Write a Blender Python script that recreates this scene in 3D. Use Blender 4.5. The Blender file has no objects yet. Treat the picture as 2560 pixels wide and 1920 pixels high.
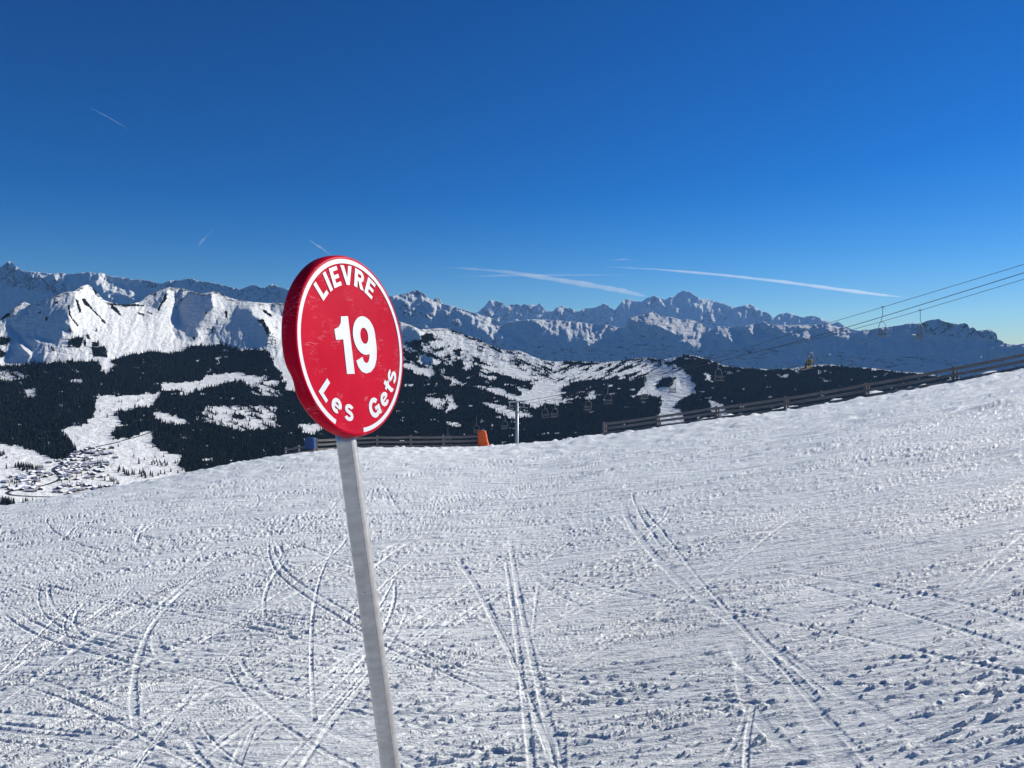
import bpy, math, random, time
import numpy as np
from mathutils import Vector, Matrix
T0 = time.time()
random.seed(4)
RNG = np.random.default_rng(11)
SC = bpy.context.scene
COL = SC.collection
F = 1849.0                      # focal length in photo pixels (2560 wide)
PITCH = math.atan(100 / F)
CP, SP = math.cos(PITCH), math.sin(PITCH)
SUN_AZ, SUN_EL = math.radians(57), math.radians(27)     # azimuth measured right of the view direction
SUN_ENERGY, SKY_STRENGTH, EXPOSURE = 5.0, 0.056, 0.30
HAZE_COL, HAZE_D, HAZE_G = (.30, .57, 1.0), 0.85e-5, .1

# ------------------------------------------------------------------ helpers
def tag(o, label=None, cat=None, group=None, kind=None):
    if label: o['label'] = label
    if cat: o['category'] = cat
    if group: o['group'] = group
    if kind: o['kind'] = kind
    return o

def ray(px, py):
    """direction with world y = 1 through photo pixel (px, py)"""
    a = (np.asarray(px, float) - 1280) / F
    b = (960 - np.asarray(py, float)) / F
    yy = CP + b * SP
    return a / yy, (b * CP - SP) / yy

def at(px, py, D):
    t, e = ray(px, py)
    return Vector((float(t) * D, D, float(e) * D))

def pix(v):
    x, y, z = v
    d = y * CP - z * SP
    return 1280 + F * x / d, 960 - F * (z * CP + y * SP) / d

class MB:
    """collects vertices and faces for one mesh"""
    def __init__(s): s.v = []; s.f = []
    def add(s, vs, fs):
        b = len(s.v); s.v += [tuple(p) for p in vs]; s.f += [tuple(b + i for i in f) for f in fs]
    def box(s, c, size, rot=None):
        hx, hy, hz = size[0] / 2, size[1] / 2, size[2] / 2
        P = [Vector((x, y, z)) for x in (-hx, hx) for y in (-hy, hy) for z in (-hz, hz)]
        if rot is not None: P = [rot @ p for p in P]
        s.add([p + Vector(c) for p in P], [(0, 1, 3, 2), (4, 6, 7, 5), (0, 4, 5, 1), (2, 3, 7, 6), (0, 2, 6, 4), (1, 5, 7, 3)])
    def tube(s, path, r, n=8, cap=True):
        path = [Vector(p) for p in path]; m = len(path)
        rs = r if hasattr(r, '__len__') else [r] * m
        u = None; vs = []
        for i, p in enumerate(path):
            d = (path[min(i + 1, m - 1)] - path[max(i - 1, 0)]).normalized()
            if u is None:
                u = d.orthogonal().normalized()
            u = (u - d * u.dot(d)).normalized(); w = d.cross(u)
            for k in range(n):
                a = 2 * math.pi * k / n
                vs.append(p + (u * math.cos(a) + w * math.sin(a)) * rs[i])
        fs = [(i * n + k, i * n + (k + 1) % n, (i + 1) * n + (k + 1) % n, (i + 1) * n + k) for i in range(m - 1) for k in range(n)]
        if cap: fs += [tuple(range(n))[::-1], tuple((m - 1) * n + k for k in range(n))]
        s.add(vs, fs)
    def build(s, name, mat, parent=None, smooth=False, bevel=0, loc=None):
        me = bpy.data.meshes.new(name); me.from_pydata(s.v, [], s.f); me.update()
        return finish(me, name, mat, parent, smooth, bevel, loc)

def finish(me, name, mat, parent=None, smooth=False, bevel=0, loc=None):
    if mat: me.materials.append(mat)
    if smooth: me.polygons.foreach_set('use_smooth', [True] * len(me.polygons))
    o = bpy.data.objects.new(name, me); COL.objects.link(o)
    if parent: o.parent = parent
    if loc is not None: o.location = loc
    if bevel:
        b = o.modifiers.new('bevel', 'BEVEL'); b.width = bevel; b.segments = 2; b.limit_method = 'ANGLE'
    return o

def empty(name, loc=(0, 0, 0)):
    o = bpy.data.objects.new(name, None); COL.objects.link(o); o.location = loc; return o

def grid_mesh(name, X, Y, Z, mat, attrs=None, flip=False):
    """X, Y, Z 2-D arrays -> one quad mesh"""
    h, w = X.shape
    me = bpy.data.meshes.new(name)
    me.vertices.add(h * w)
    me.vertices.foreach_set('co', np.stack([X, Y, Z], -1).astype(np.float32).ravel())
    i = np.arange((h - 1) * w).reshape(h - 1, w)[:, :-1].ravel()
    q = np.stack([i, i + 1, i + w + 1, i + w], -1)
    if flip: q = q[:, ::-1]
    n = len(q)
    me.loops.add(n * 4); me.polygons.add(n)
    me.loops.foreach_set('vertex_index', q.astype(np.int32).ravel())
    me.polygons.foreach_set('loop_start', np.arange(0, n * 4, 4, dtype=np.int32))
    me.polygons.foreach_set('use_smooth', np.ones(n, dtype=bool))
    me.update(calc_edges=True)
    for k, a in (attrs or {}).items():
        at_ = me.attributes.new(k, 'FLOAT', 'POINT'); at_.data.foreach_set('value', a.astype(np.float32).ravel())
    return finish(me, name, mat)

def tri_mesh(name, V, Fc, mat, smooth=False):
    me = bpy.data.meshes.new(name)
    me.vertices.add(len(V)); me.vertices.foreach_set('co', V.astype(np.float32).ravel())
    n = len(Fc)
    me.loops.add(n * 3); me.polygons.add(n)
    me.loops.foreach_set('vertex_index', Fc.astype(np.int32).ravel())
    me.polygons.foreach_set('loop_start', np.arange(0, n * 3, 3, dtype=np.int32))
    me.update(calc_edges=True)
    return finish(me, name, mat, smooth=smooth)

# numpy gradient noise
_perm = RNG.permutation(4096)
_ang = RNG.random(4096) * 2 * np.pi
_gx, _gy = np.cos(_ang).astype(np.float32), np.sin(_ang).astype(np.float32); _perm = _perm.astype(np.int32)
def noise(x, y, seed=0):
    x = np.asarray(x); y = np.asarray(y)
    xi = np.floor(x).astype(np.int32); yi = np.floor(y).astype(np.int32)
    xf = x - xi; yf = y - yi
    u = xf * xf * xf * (xf * (xf * 6 - 15) + 10); v = yf * yf * yf * (yf * (yf * 6 - 15) + 10)
    def g(i, j, dx, dy):
        h = _perm[(_perm[(i + seed * 131) & 4095] + j) & 4095]
        return _gx[h] * dx + _gy[h] * dy
    a = g(xi, yi, xf, yf); b = g(xi + 1, yi, xf - 1, yf)
    c = g(xi, yi + 1, xf, yf - 1); d = g(xi + 1, yi + 1, xf - 1, yf - 1)
    return 1.5 * ((a + (b - a) * u) * (1 - v) + (c + (d - c) * u) * v)
def fbm(x, y, oct=4, seed=0, lac=2.03, gain=.5):
    s = 0; a = 1
    for k in range(oct):
        s = s + a * noise(x * lac ** k + 7.3 * k, y * lac ** k - 3.1 * k, seed + k); a *= gain
    return s
def ridged(x, y, oct=4, seed=0):
    s = 0; a = 1
    for k in range(oct):
        s = s + a * (1 - 2 * np.abs(noise(x * 2.1 ** k, y * 2.1 ** k, seed + k))); a *= .5
    return s
def smooth(a, b, x):
    t = np.clip((x - a) / (b - a), 0, 1); return t * t * (3 - 2 * t)

# ------------------------------------------------------------------ materials
def newmat(name):
    m = bpy.data.materials.new(name); m.use_nodes = True
    nt = m.node_tree; p = nt.nodes['Principled BSDF']
    return m, nt, p
def nd(nt, kind, **kw):
    n = nt.nodes.new(kind)
    for k, v in kw.items():
        if k.startswith('i_'):
            n.inputs[k[2:].replace('_', ' ')].default_value = v
        else: setattr(n, k, v)
    return n
def ramp(nt, fac, stops):
    r = nt.nodes.new('ShaderNodeValToRGB'); e = r.color_ramp.elements
    e[0].position, e[0].color = stops[0][0], (*stops[0][1], 1)
    e[1].position, e[1].color = stops[1][0], (*stops[1][1], 1)
    for p, c in stops[2:]:
        n = e.new(p); n.color = (*c, 1)
    nt.links.new(fac, r.inputs[0]); return r
def simple(name, col, rough=.6, metal=0, var=.15, scale=8, bump=0.0, bscale=60):
    m, nt, p = newmat(name)
    tc = nd(nt, 'ShaderNodeTexCoord')
    nz = nd(nt, 'ShaderNodeTexNoise', i_Scale=scale, i_Detail=6.0)
    nt.links.new(tc.outputs['Object'], nz.inputs['Vector'])
    lo = tuple(max(0, c * (1 - var)) for c in col); hi = tuple(min(1, c * (1 + var)) for c in col)
    r = ramp(nt, nz.outputs['Fac'], [(.3, lo), (.7, hi)])
    nt.links.new(r.outputs[0], p.inputs['Base Color'])
    p.inputs['Roughness'].default_value = rough; p.inputs['Metallic'].default_value = metal
    if bump:
        n2 = nd(nt, 'ShaderNodeTexNoise', i_Scale=bscale, i_Detail=5.0)
        nt.links.new(tc.outputs['Object'], n2.inputs['Vector'])
        b = nd(nt, 'ShaderNodeBump', i_Strength=bump, i_Distance=.01)
        nt.links.new(n2.outputs['Fac'], b.inputs['Height']); nt.links.new(b.outputs[0], p.inputs['Normal'])
    return m

SNOW = (.84, .85, .82)
def snow_mat():
    m, nt, p = newmat('piste_snow')
    geo = nd(nt, 'ShaderNodeNewGeometry')
    n1 = nd(nt, 'ShaderNodeTexNoise', i_Scale=.6, i_Detail=6.0, i_Roughness=.6)
    nt.links.new(geo.outputs['Position'], n1.inputs['Vector'])
    r = ramp(nt, n1.outputs['Fac'], [(.3, (.79, .82, .79)), (.7, (.875, .905, .88))])
    nt.links.new(r.outputs[0], p.inputs['Base Color'])
    p.inputs['Roughness'].default_value = .55
    p.inputs['Specular IOR Level'].default_value = .15
    # grain
    n2 = nd(nt, 'ShaderNodeTexNoise', i_Scale=55.0, i_Detail=6.0, i_Roughness=.7)
    nt.links.new(geo.outputs['Position'], n2.inputs['Vector'])
    b1 = nd(nt, 'ShaderNodeBump', i_Strength=.8, i_Distance=.010)
    nt.links.new(n2.outputs['Fac'], b1.inputs['Height'])
    # wind and edge scratches running across the slope
    mp = nd(nt, 'ShaderNodeMapping'); mp.inputs['Rotation'].default_value = (0, 0, math.radians(14)); mp.inputs['Scale'].default_value = (.7, 4.6, 3.0)
    nt.links.new(geo.outputs['Position'], mp.inputs['Vector'])
    n3 = nd(nt, 'ShaderNodeTexNoise', i_Scale=1.0, i_Detail=8.0, i_Roughness=.66)
    nt.links.new(mp.outputs[0], n3.inputs['Vector'])
    b2 = nd(nt, 'ShaderNodeBump', i_Strength=.75, i_Distance=.13)
    nt.links.new(n3.outputs['Fac'], b2.inputs['Height']); nt.links.new(b1.outputs[0], b2.inputs['Normal'])
    nt.links.new(b2.outputs[0], p.inputs['Normal'])
    return m

def mountain_mat(name, nscale, bump_d, rockcol=(.11, .105, .10), slope=.35):
    m, nt, p = newmat(name); L = nt.links.new
    geo = nd(nt, 'ShaderNodeNewGeometry')
    n1 = nd(nt, 'ShaderNodeTexNoise', i_Scale=nscale, i_Detail=8.0, i_Roughness=.65)
    mp = nd(nt, 'ShaderNodeMapping'); mp.inputs['Scale'].default_value = (1, 1, 4.0)
    L(geo.outputs['Position'], mp.inputs['Vector']); L(mp.outputs[0], n1.inputs['Vector'])
    rk = nd(nt, 'ShaderNodeAttribute', attribute_name='rock'); wd = nd(nt, 'ShaderNodeAttribute', attribute_name='wood')
    sep = nd(nt, 'ShaderNodeSeparateXYZ'); L(geo.outputs['True Normal'], sep.inputs[0])
    # steepness
    st = nd(nt, 'ShaderNodeMapRange'); st.inputs['From Min'].default_value = .62; st.inputs['From Max'].default_value = slope; L(sep.outputs['Z'], st.inputs['Value'])
    a = nd(nt, 'ShaderNodeMath', operation='MULTIPLY_ADD'); L(st.outputs[0], a.inputs[0]); a.inputs[1].default_value = .40; L(rk.outputs['Fac'], a.inputs[2])
    b = nd(nt, 'ShaderNodeMath', operation='ADD'); L(a.outputs[0], b.inputs[0]); L(n1.outputs['Fac'], b.inputs[1])
    mr = nd(nt, 'ShaderNodeMapRange'); mr.inputs['From Min'].default_value = .93; mr.inputs['From Max'].default_value = 1.06; L(b.outputs[0], mr.inputs['Value'])
    mix = nd(nt, 'ShaderNodeMix', data_type='RGBA'); L(mr.outputs[0], mix.inputs['Factor'])
    mix.inputs[6].default_value = (*SNOW, 1); mix.inputs[7].default_value = (*rockcol, 1)
    w1 = nd(nt, 'ShaderNodeMath', operation='ADD'); L(wd.outputs['Fac'], w1.inputs[0]); L(n1.outputs['Fac'], w1.inputs[1])
    wr = nd(nt, 'ShaderNodeMapRange'); wr.inputs['From Min'].default_value = .95; wr.inputs['From Max'].default_value = 1.1; L(w1.outputs[0], wr.inputs['Value'])
    mix2 = nd(nt, 'ShaderNodeMix', data_type='RGBA'); L(wr.outputs[0], mix2.inputs['Factor'])
    L(mix.outputs[2], mix2.inputs[6]); mix2.inputs[7].default_value = (.006, .010, .010, 1)
    L(mix2.outputs[2], p.inputs['Base Color'])
    p.inputs['Roughness'].default_value = .9; p.inputs['Specular IOR Level'].default_value = 0
    bp = nd(nt, 'ShaderNodeBump', i_Strength=.8, i_Distance=bump_d); L(n1.outputs['Fac'], bp.inputs['Height']); L(bp.outputs[0], p.inputs['Normal'])
    return m

# ------------------------------------------------------------------ camera, light, sky
cam = bpy.data.cameras.new('camera'); cam.sensor_width = 36; cam.lens = 36 * F / 2560
cam.clip_start = .05; cam.clip_end = 300000
co = bpy.data.objects.new('camera', cam); COL.objects.link(co)
co.rotation_euler = (math.pi / 2 - PITCH, 0, 0); SC.camera = co

sv = Vector((math.cos(SUN_EL) * math.sin(SUN_AZ), math.cos(SUN_EL) * math.cos(SUN_AZ), math.sin(SUN_EL)))
sl = bpy.data.lights.new('sun', 'SUN'); sl.energy = SUN_ENERGY; sl.angle = math.radians(.5); sl.color = (1, .955, .89)
so = bpy.data.objects.new('sun', sl); COL.objects.link(so); so.rotation_euler = sv.to_track_quat('Z', 'Y').to_euler()

w = bpy.data.worlds.new('World'); SC.world = w; w.use_nodes = True
nt = w.node_tree; bg = nt.nodes['Background']
sky = nt.nodes.new('ShaderNodeTexSky'); sky.sky_type = 'NISHITA'; sky.sun_disc = False
sky.sun_elevation = SUN_EL; sky.sun_rotation = SUN_AZ
sky.altitude = 1800; sky.air_density = 1.0; sky.dust_density = .25; sky.ozone_density = 3.4
hs = nt.nodes.new('ShaderNodeHueSaturation'); hs.inputs['Saturation'].default_value = 1.5
nt.links.new(sky.outputs[0], hs.inputs['Color'])
tm = nt.nodes.new('ShaderNodeMix'); tm.data_type = 'RGBA'; tm.blend_type = 'MULTIPLY'; tm.inputs['Factor'].default_value = 1
tm.inputs[7].default_value = (.78, 1.02, 1.22, 1); nt.links.new(hs.outputs[0], tm.inputs[6]); 
pre = nt.nodes.new('ShaderNodeVectorMath'); pre.operation = 'SCALE'; pre.inputs['Scale'].default_value = .12; nt.links.new(tm.outputs[2], pre.inputs[0])
gm = nt.nodes.new('ShaderNodeGamma'); gm.inputs[1].default_value = 1.13; nt.links.new(pre.outputs[0], gm.inputs[0])
post = nt.nodes.new('ShaderNodeVectorMath'); post.operation = 'SCALE'; post.inputs['Scale'].default_value = 1 / .12; nt.links.new(gm.outputs[0], post.inputs[0]); nt.links.new(post.outputs[0], bg.inputs[0]); bg.inputs[1].default_value = SKY_STRENGTH

SC.view_settings.view_transform = 'Standard'; SC.view_settings.look = 'None'
SC.view_settings.exposure = EXPOSURE; SC.view_settings.gamma = 1
SC.cycles.max_bounces = 5; SC.cycles.diffuse_bounces = 2; SC.cycles.volume_bounces = 1
SC.cycles.use_denoising = True
try: SC.cycles.denoiser = 'OPENIMAGEDENOISE'
except Exception: pass

# ------------------------------------------------------------------ foreground slope
SKYL = np.array([(-700, 1345), (-300, 1310), (0, 1271), (127, 1247), (253, 1225), (348, 1208), (443, 1189), (538, 1170), (633, 1153), (700, 1142), (760, 1134),
                 (830, 1126), (940, 1121.5), (1038, 1121), (1103, 1121), (1201, 1119), (1289, 1114), (1400, 1104.5), (1506, 1089), (1632, 1073),
                 (1800, 1050), (1900, 1038), (2000, 1024), (2109, 1006), (2198, 992), (2347, 967), (2467, 943), (2560, 925), (2900, 860), (3300, 800)], float)
st_, se_ = ray(SKYL[:, 0], SKYL[:, 1])
_tt = np.linspace(-1.4, 1.4, 1121)
_ee = np.interp(_tt, st_, se_)
_k = np.exp(-.5 * (np.arange(-14, 15) / 6.0) ** 2); _k /= _k.sum()
_ee = np.convolve(np.pad(_ee, 14, mode='edge'), _k, 'valid')
def _blur(v, sg):
    n = int(3 * sg); k = np.exp(-.5 * (np.arange(-n, n + 1) / sg) ** 2); k /= k.sum(); return np.convolve(np.pad(v, n, mode='reflect', reflect_type='odd'), k, 'valid')
_es = _blur(_ee, 75)
_yc = _blur(np.interp(_tt, [-1.1, -.69, -.45, -.3, -.1, 0, .12, .3, .5, .69, 1.1], [38, 42, 55, 68, 78, 78, 64, 58, 53, 46, 42]), 40)
def skyline(t): return np.interp(t, _tt, _ee)
def crest_d(t): return np.interp(t, _tt, _yc)
H0 = 1.6
def ground(x, y):
    """base height of the slope under world x, y (no relief)"""
    x = np.asarray(x, float); y = np.maximum(np.asarray(y, float), .35)
    t = np.clip(x / y, -1.38, 1.38); e = np.interp(t, _tt, _es); e = e + (skyline(t) - e) * smooth(10, 48, y); yc = crest_d(t)
    near = smooth(0, 2.2, y)
    e = e * near + (-.10 + .10 * t) * (1 - near)
    z = -H0 + (e + 2 * H0 / yc) * y - H0 * y * y / yc ** 2
    over = np.maximum(y - yc * 1.12, 0)
    return z - .010 * over ** 2 - .12 * over
def gpix(px, py):
    """point where the line through pixel px, py meets the slope"""
    t, e = ray(px, py); y = np.linspace(1.2, 90, 9000)
    z = ground(t * y, y); k = np.argmax(z - e * y > 0)
    if k == 0: k = len(y) - 1 if (z - e * y)[-1] < 0 else 0
    if k == 0 or k == len(y) - 1: k = int(np.argmax(z / y - e))
    return float(t * y[k]), float(y[k])

# ski tracks: (three photo pixels, width m, depth m, berm m)
TR = [((1275, 1345), (1330, 1640), (1400, 1920), .09, .035), ((1262, 1400), (1300, 1660), (1330, 1920), .07, .04), ((1345, 1470), (1338, 1520), (1332, 1590), .05, .02),
      ((1560, 1255), (1650, 1405), (1860, 1570), .16, .03), ((1590, 1250), (1710, 1400), (1900, 1610), .06, .03),
      ((1880, 1560), (1960, 1640), (2040, 1710), .07, .04), ((1850, 1590), (1855, 1650), (1850, 1640), .20, .035), ((1850, 1680), (1865, 1740), (2010, 1890), .14, .03),
      ((1980, 1690), (2040, 1790), (2110, 1920), .22, .035), ((1885, 1750), (1870, 1830), (1865, 1920), .05, .045), ((1870, 1760), (1850, 1820), (1830, 1860), .05, .035),
      ((1345, 1425), (1500, 1440), (1640, 1405), .13, .03), ((1480, 1785), (1700, 1730), (1890, 1640), .20, .035), ((2000, 1680), (2250, 1645), (2560, 1665), .09, .05),
      ((1330, 1425), (1600, 1490), (1900, 1520), .07, .03), ((1330, 1440), (1540, 1530), (1750, 1560), .06, .025), ((1400, 1445), (2000, 1560), (2560, 1690), .09, .045),
      ((1900, 1420), (2250, 1470), (2560, 1560), .10, .04), ((1950, 1440), (2300, 1540), (2560, 1630), .08, .045), ((2000, 1262), (2300, 1232), (2560, 1203), .16, .05),
      ((1950, 1330), (2250, 1290), (2560, 1240), .14, .05), ((1830, 1240), (2100, 1225), (2560, 1150), .10, .04), ((1700, 1130), (2100, 1100), (2560, 1010), .14, .04),
      ((300, 1920), (420, 1840), (560, 1740), .20, .045), ((230, 1730), (340, 1680), (440, 1640), .14, .035), ((260, 1700), (370, 1650), (430, 1635), .10, .03),
      ((380, 1525), (500, 1430), (610, 1355), .10, .03),
      ((350, 1560), (430, 1500), (530, 1420), .08, .03), ((390, 1600), (400, 1640), (460, 1690), .16, .03), ((460, 1690), (580, 1740), (720, 1810), .22, .03),
      ((720, 1400), (670, 1470), (660, 1530), .07, .03), ((620, 1340), (700, 1370), (700, 1400), .06, .03),
      ((790, 1825), (850, 1760), (905, 1690), .05, .05), ((930, 1560), (965, 1500), (985, 1460), .05, .04), ((1080, 1415), (1170, 1430), (1270, 1445), .12, .05),
      ((930, 1400), (1080, 1430), (1260, 1450), .08, .03), ((620, 1290), (720, 1350), (900, 1430), .06, .03), 
      ((200, 1290), (260, 1310), (250, 1270), .05, .02), ((900, 1270), (1020, 1230), (1100, 1180), .08, .03), ((880, 1225), (990, 1200), (1090, 1170), .06, .02),
      ((620, 1230), (640, 1270), (590, 1310), .07, .025), ((700, 1240), (730, 1280), (780, 1290), .06, .02), ((560, 1290), (600, 1250), (640, 1230), .06, .02),
      ((1580, 1240), (1600, 1290), (1660, 1380), .07, .03), ((1380, 1380), (1500, 1350), (1620, 1340), .08, .02), ((1200, 1290), (1500, 1340), (1800, 1400), .06, .02),
      ((160, 1370), (220, 1400), (260, 1410), .07, .03), ((0, 1560), (60, 1550), (120, 1545), .12, .03),
      ((0, 1690), (40, 1685), (90, 1680), .08, .03), ((850, 1840), (950, 1870), (1060, 1920), .14, .04), ((120, 1530), (200, 1515), (260, 1512), .08, .03)]

def circle3(a, b, c):
    ax, ay = a; bx, by = b; cx, cy = c
    d = 2 * (ax * (by - cy) + bx * (cy - ay) + cx * (ay - by))
    if abs(d) < 1e-4: d = 1e-4
    ux = ((ax * ax + ay * ay) * (by - cy) + (bx * bx + by * by) * (cy - ay) + (cx * cx + cy * cy) * (ay - by)) / d
    uy = ((ax * ax + ay * ay) * (cx - bx) + (bx * bx + by * by) * (ax - cx) + (cx * cx + cy * cy) * (bx - ax)) / d
    return ux, uy, math.hypot(ax - ux, ay - uy)

def build_slope():
    nt_, ny_ = 2240, 1260
    t = np.concatenate([np.linspace(-1.3, -.84, 170, endpoint=False), np.linspace(-.84, .84, nt_ - 340), np.linspace(.84, 1.3, 171)[1:]])
    # row spacing follows perspective so detail is even
    inv = np.linspace(1 / 1.5, 1 / 62.0, ny_ - 150)
    y = 1 / inv
    y = np.concatenate([y, np.linspace(62.6, 190, 150)])
    TT, YY = np.meshgrid(t.astype(np.float32), y.astype(np.float32))
    X = TT * YY; Y = YY
    Z = ground(X, Y).astype(np.float32)
    px = YY ** 2 / (740 * H0) * .8        # ground metres per grid row, for band limiting
    lat = YY / 740.0 * 1.1
    cell = np.maximum(lat, px * .16)
    def band(s): return smooth(.35, 1.0, s / (2.2 * cell))
    R = np.zeros_like(Z)
    flat = np.ones_like(Z)                 # how crumbly the surface is
    # gentle undulation
    R += .045 * fbm(X * .22, Y * .22, 3, 3)
    # broad sweeps, smoothed areas
    wx = X * math.cos(.25) + Y * math.sin(.25); wy = -X * math.sin(.25) + Y * math.cos(.25)
    warp = fbm(X * .25, Y * .25, 2, 8)
    sweep = fbm(wx * .22 + warp * .5, wy * 1.1 + warp, 3, 20)
    left = smooth(.25, -.35, TT)
    ang = fbm(X * .12, Y * .12, 2, 31) * .8 + .12 + .5 * smooth(9, 3, YY)
    lx = X * np.cos(ang) + Y * np.sin(ang)
    patch = smooth(-.35, .35, sweep * (1 - .5 * left) + .55 * fbm(X * .6, Y * .6, 3, 41) + .10)
    tracks = np.zeros_like(Z)
    arcs = []
    for a, b, c, wd, dp in TR:
        A, B, C_ = gpix(*a), gpix(*b), gpix(*c)
        arcs.append((A, B, C_, wd, dp, .062))
    rr = np.random.default_rng(5)
    for k in range(900):                   # the many fainter tracks of a day's skiing
        yy = 2.4 * (55 / 2.4) ** rr.random(); tt = rr.uniform(-.95, .95); x0 = tt * yy
        L = rr.uniform(.5, 3.2) * (1 + yy * .10)
        th = rr.normal(.22, .20) if tt > -.15 + .3 * rr.random() else rr.normal(.35, .75)
        k_ = rr.normal(0, .10) * L
        dx, dy = math.cos(th), math.sin(th)
        for off in ((0, rr.uniform(.10, .22)) if rr.random() < .6 else (0,)):
          arcs.append(((x0 - dx * L, yy - dy * L + off), (x0 - dy * k_, yy + dx * k_ + off), (x0 + dx * L, yy + dy * L + off), rr.uniform(.025, .07) * (1 + yy * .035), rr.uniform(.010, .028) * (1 + yy * .10) * (.5 + .5 * min(1, yy / 8)), .10))
    for A, B, C_, wd, dp, fac in arcs:
        ux, uy, r = circle3(A, B, C_)
        mx, my = B; half = max(math.hypot(A[0] - mx, A[1] - my), math.hypot(C_[0] - mx, C_[1] - my)) * 1.0
        rows = np.where((y > my - half - .6) & (y < my + half + .6))[0]
        if len(rows) < 2: continue
        s0, s1 = rows[0], rows[-1] + 1
        ya, yb = y[s0], y[s1 - 1]; xa, xb = mx - half - .6, mx + half + .6
        c0 = max(0, int(np.searchsorted(t, min(xa / ya, xa / yb))) - 1); c1 = min(nt_, int(np.searchsorted(t, max(xb / ya, xb / yb))) + 1)
        if c1 - c0 < 2: continue
        sl_ = (slice(s0, s1), slice(c0, c1)); xs, ys = X[sl_], Y[sl_]
        if r > 4000 or not np.isfinite(r):
            nx_, ny2 = -(C_[1] - A[1]), C_[0] - A[0]; l = math.hypot(nx_, ny2); d = ((xs - mx) * nx_ + (ys - my) * ny2) / l
        else:
            d = np.hypot(xs - ux, ys - uy) - r
        ii = np.nonzero(np.abs(d) < 2.2 * np.maximum(wd * .8, cell[sl_]))
        if len(ii[0]) == 0: continue
        xs, ys, d = xs[ii], ys[ii], d[ii]; ii = (ii[0] + s0, ii[1] + c0)
        dm = np.hypot(xs - mx, ys - my)
        w_ = np.maximum(.42 * wd * (1 + .25 * noise(xs * 2, ys * 2, 50)), cell[ii] * .9)
        fade = smooth(half * 1.02, half * .75, dm)
        amp = fac * dp * np.minimum(1, 1.2 * wd / w_) * fade * (1 + .5 * noise(xs * 3.1, ys * 3.1, 51))
        u = d / w_
        g = -smooth(.62, .38, np.abs(u)) + .55 * np.exp(-((u - .85) / .28) ** 2) * (1 + .6 * noise(xs * 9, ys * 9, 52)) + .35 * np.exp(-((u + .8) / .25) ** 2)
        R[ii] += amp * g
        flat[ii] *= 1 - .85 * fade * smooth(.75, .45, np.abs(u))
    # crumbs and clods (each octave only where the grid can carry it)
    cr = np.zeros_like(Z)
    def upto(w_):
        k = np.where(w_.max(axis=1) > .01)[0]; return 0 if len(k) == 0 else k[-1] + 1
    for s, a in ((.9, .013), (.4, .010), (.16, .0034), (.08, .0040), (.042, .0044), (.024, .0040), (.015, .0030)):
        b_ = band(s) * (smooth(3, 14, YY) if s > .3 else 1); k = upto(b_)
        if k:
            n = fbm((wx[:k] + warp[:k] * .3) / (s * 6), (wy[:k] + warp[:k] * .3) / s, 2, int(s * 1000)) if s > .12 else fbm(X[:k] / s, Y[:k] / s, 2, int(s * 1000))
            cr[:k] += a * b_[:k] * np.maximum(n + .05, 0) ** 1.1 * 1.9
    fine = np.zeros_like(Z)
    for s, a in ((.11, .0028), (.05, .0024), (.03, .002)):
        b_ = band(s); k = upto(b_)
        if k: fine[:k] += a * b_[:k] * noise(X[:k] / s, Y[:k] / s, 90 + int(s * 100))
    # scrapes across the fall line, turning more freely on the left
    ly = Y * np.cos(ang) - X * np.sin(ang)
    for s, a, sd in ((.55, .007, 60), (.25, .0065, 61), (.10, .0042, 62), (.045, .0028, 63)):
        b_ = smooth(.2, .8, s / (2.0 * px)); k = upto(b_)
        if not k: continue
        cr[:k] += a * b_[:k] * ridged(wx[:k] / (s * 13), wy[:k] / s + warp[:k] * .6, 2, sd) * (1 - .5 * left[:k]) * .55
        cr[:k] += a * b_[:k] * ridged(lx[:k] / (s * 11), ly[:k] / s, 2, sd + 5) * left[:k] * .30
    # distant stripes, large enough to survive perspective
    for s, a, sd in ((1.3, .035, 64), (3.0, .06, 65)):
        R += a * smooth(5, 16, YY) * smooth(.2, .8, s / (1.3 * px)) * ridged(wx / (s * 6), wy / s + warp * .4, 2, sd) * .5
    far = smooth(4, 13, YY) * (1 - .3 * left)
    for s, kx, a, sd in ((.38, 6, .0028, 66), (.9, 6, .0026, 67), (.17, 7, .0018, 68)):
        n = noise(wx / (s * kx) + warp * 2, wy / s + warp * .7, sd)
        R += far * a * YY * np.where(n > 0, n, n * .35) * (1.3 - patch * .5)
    R += .74 * cr * (.30 + .70 * patch) * flat + fine * flat
    # berm of ploughed snow along the far fence line
    u_ = (YY / crest_d(TT))
    R += .35 * smooth(.15, .3, TT) * np.exp(-((u_ - 1.06) / .012) ** 2) * (1 + .5 * noise(X * 1.1, Y * .3, 77))
    R *= smooth(1.29, 1.12, np.abs(TT)) * smooth(1.51, 1.62, YY)
    Z = Z + R
    return grid_mesh('snow_slope', X, Y, Z, snow_mat())
slope = build_slope(); tag(slope, 'groomed snow slope criss-crossed with ski tracks and crumbled snow', None, kind='structure')
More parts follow.
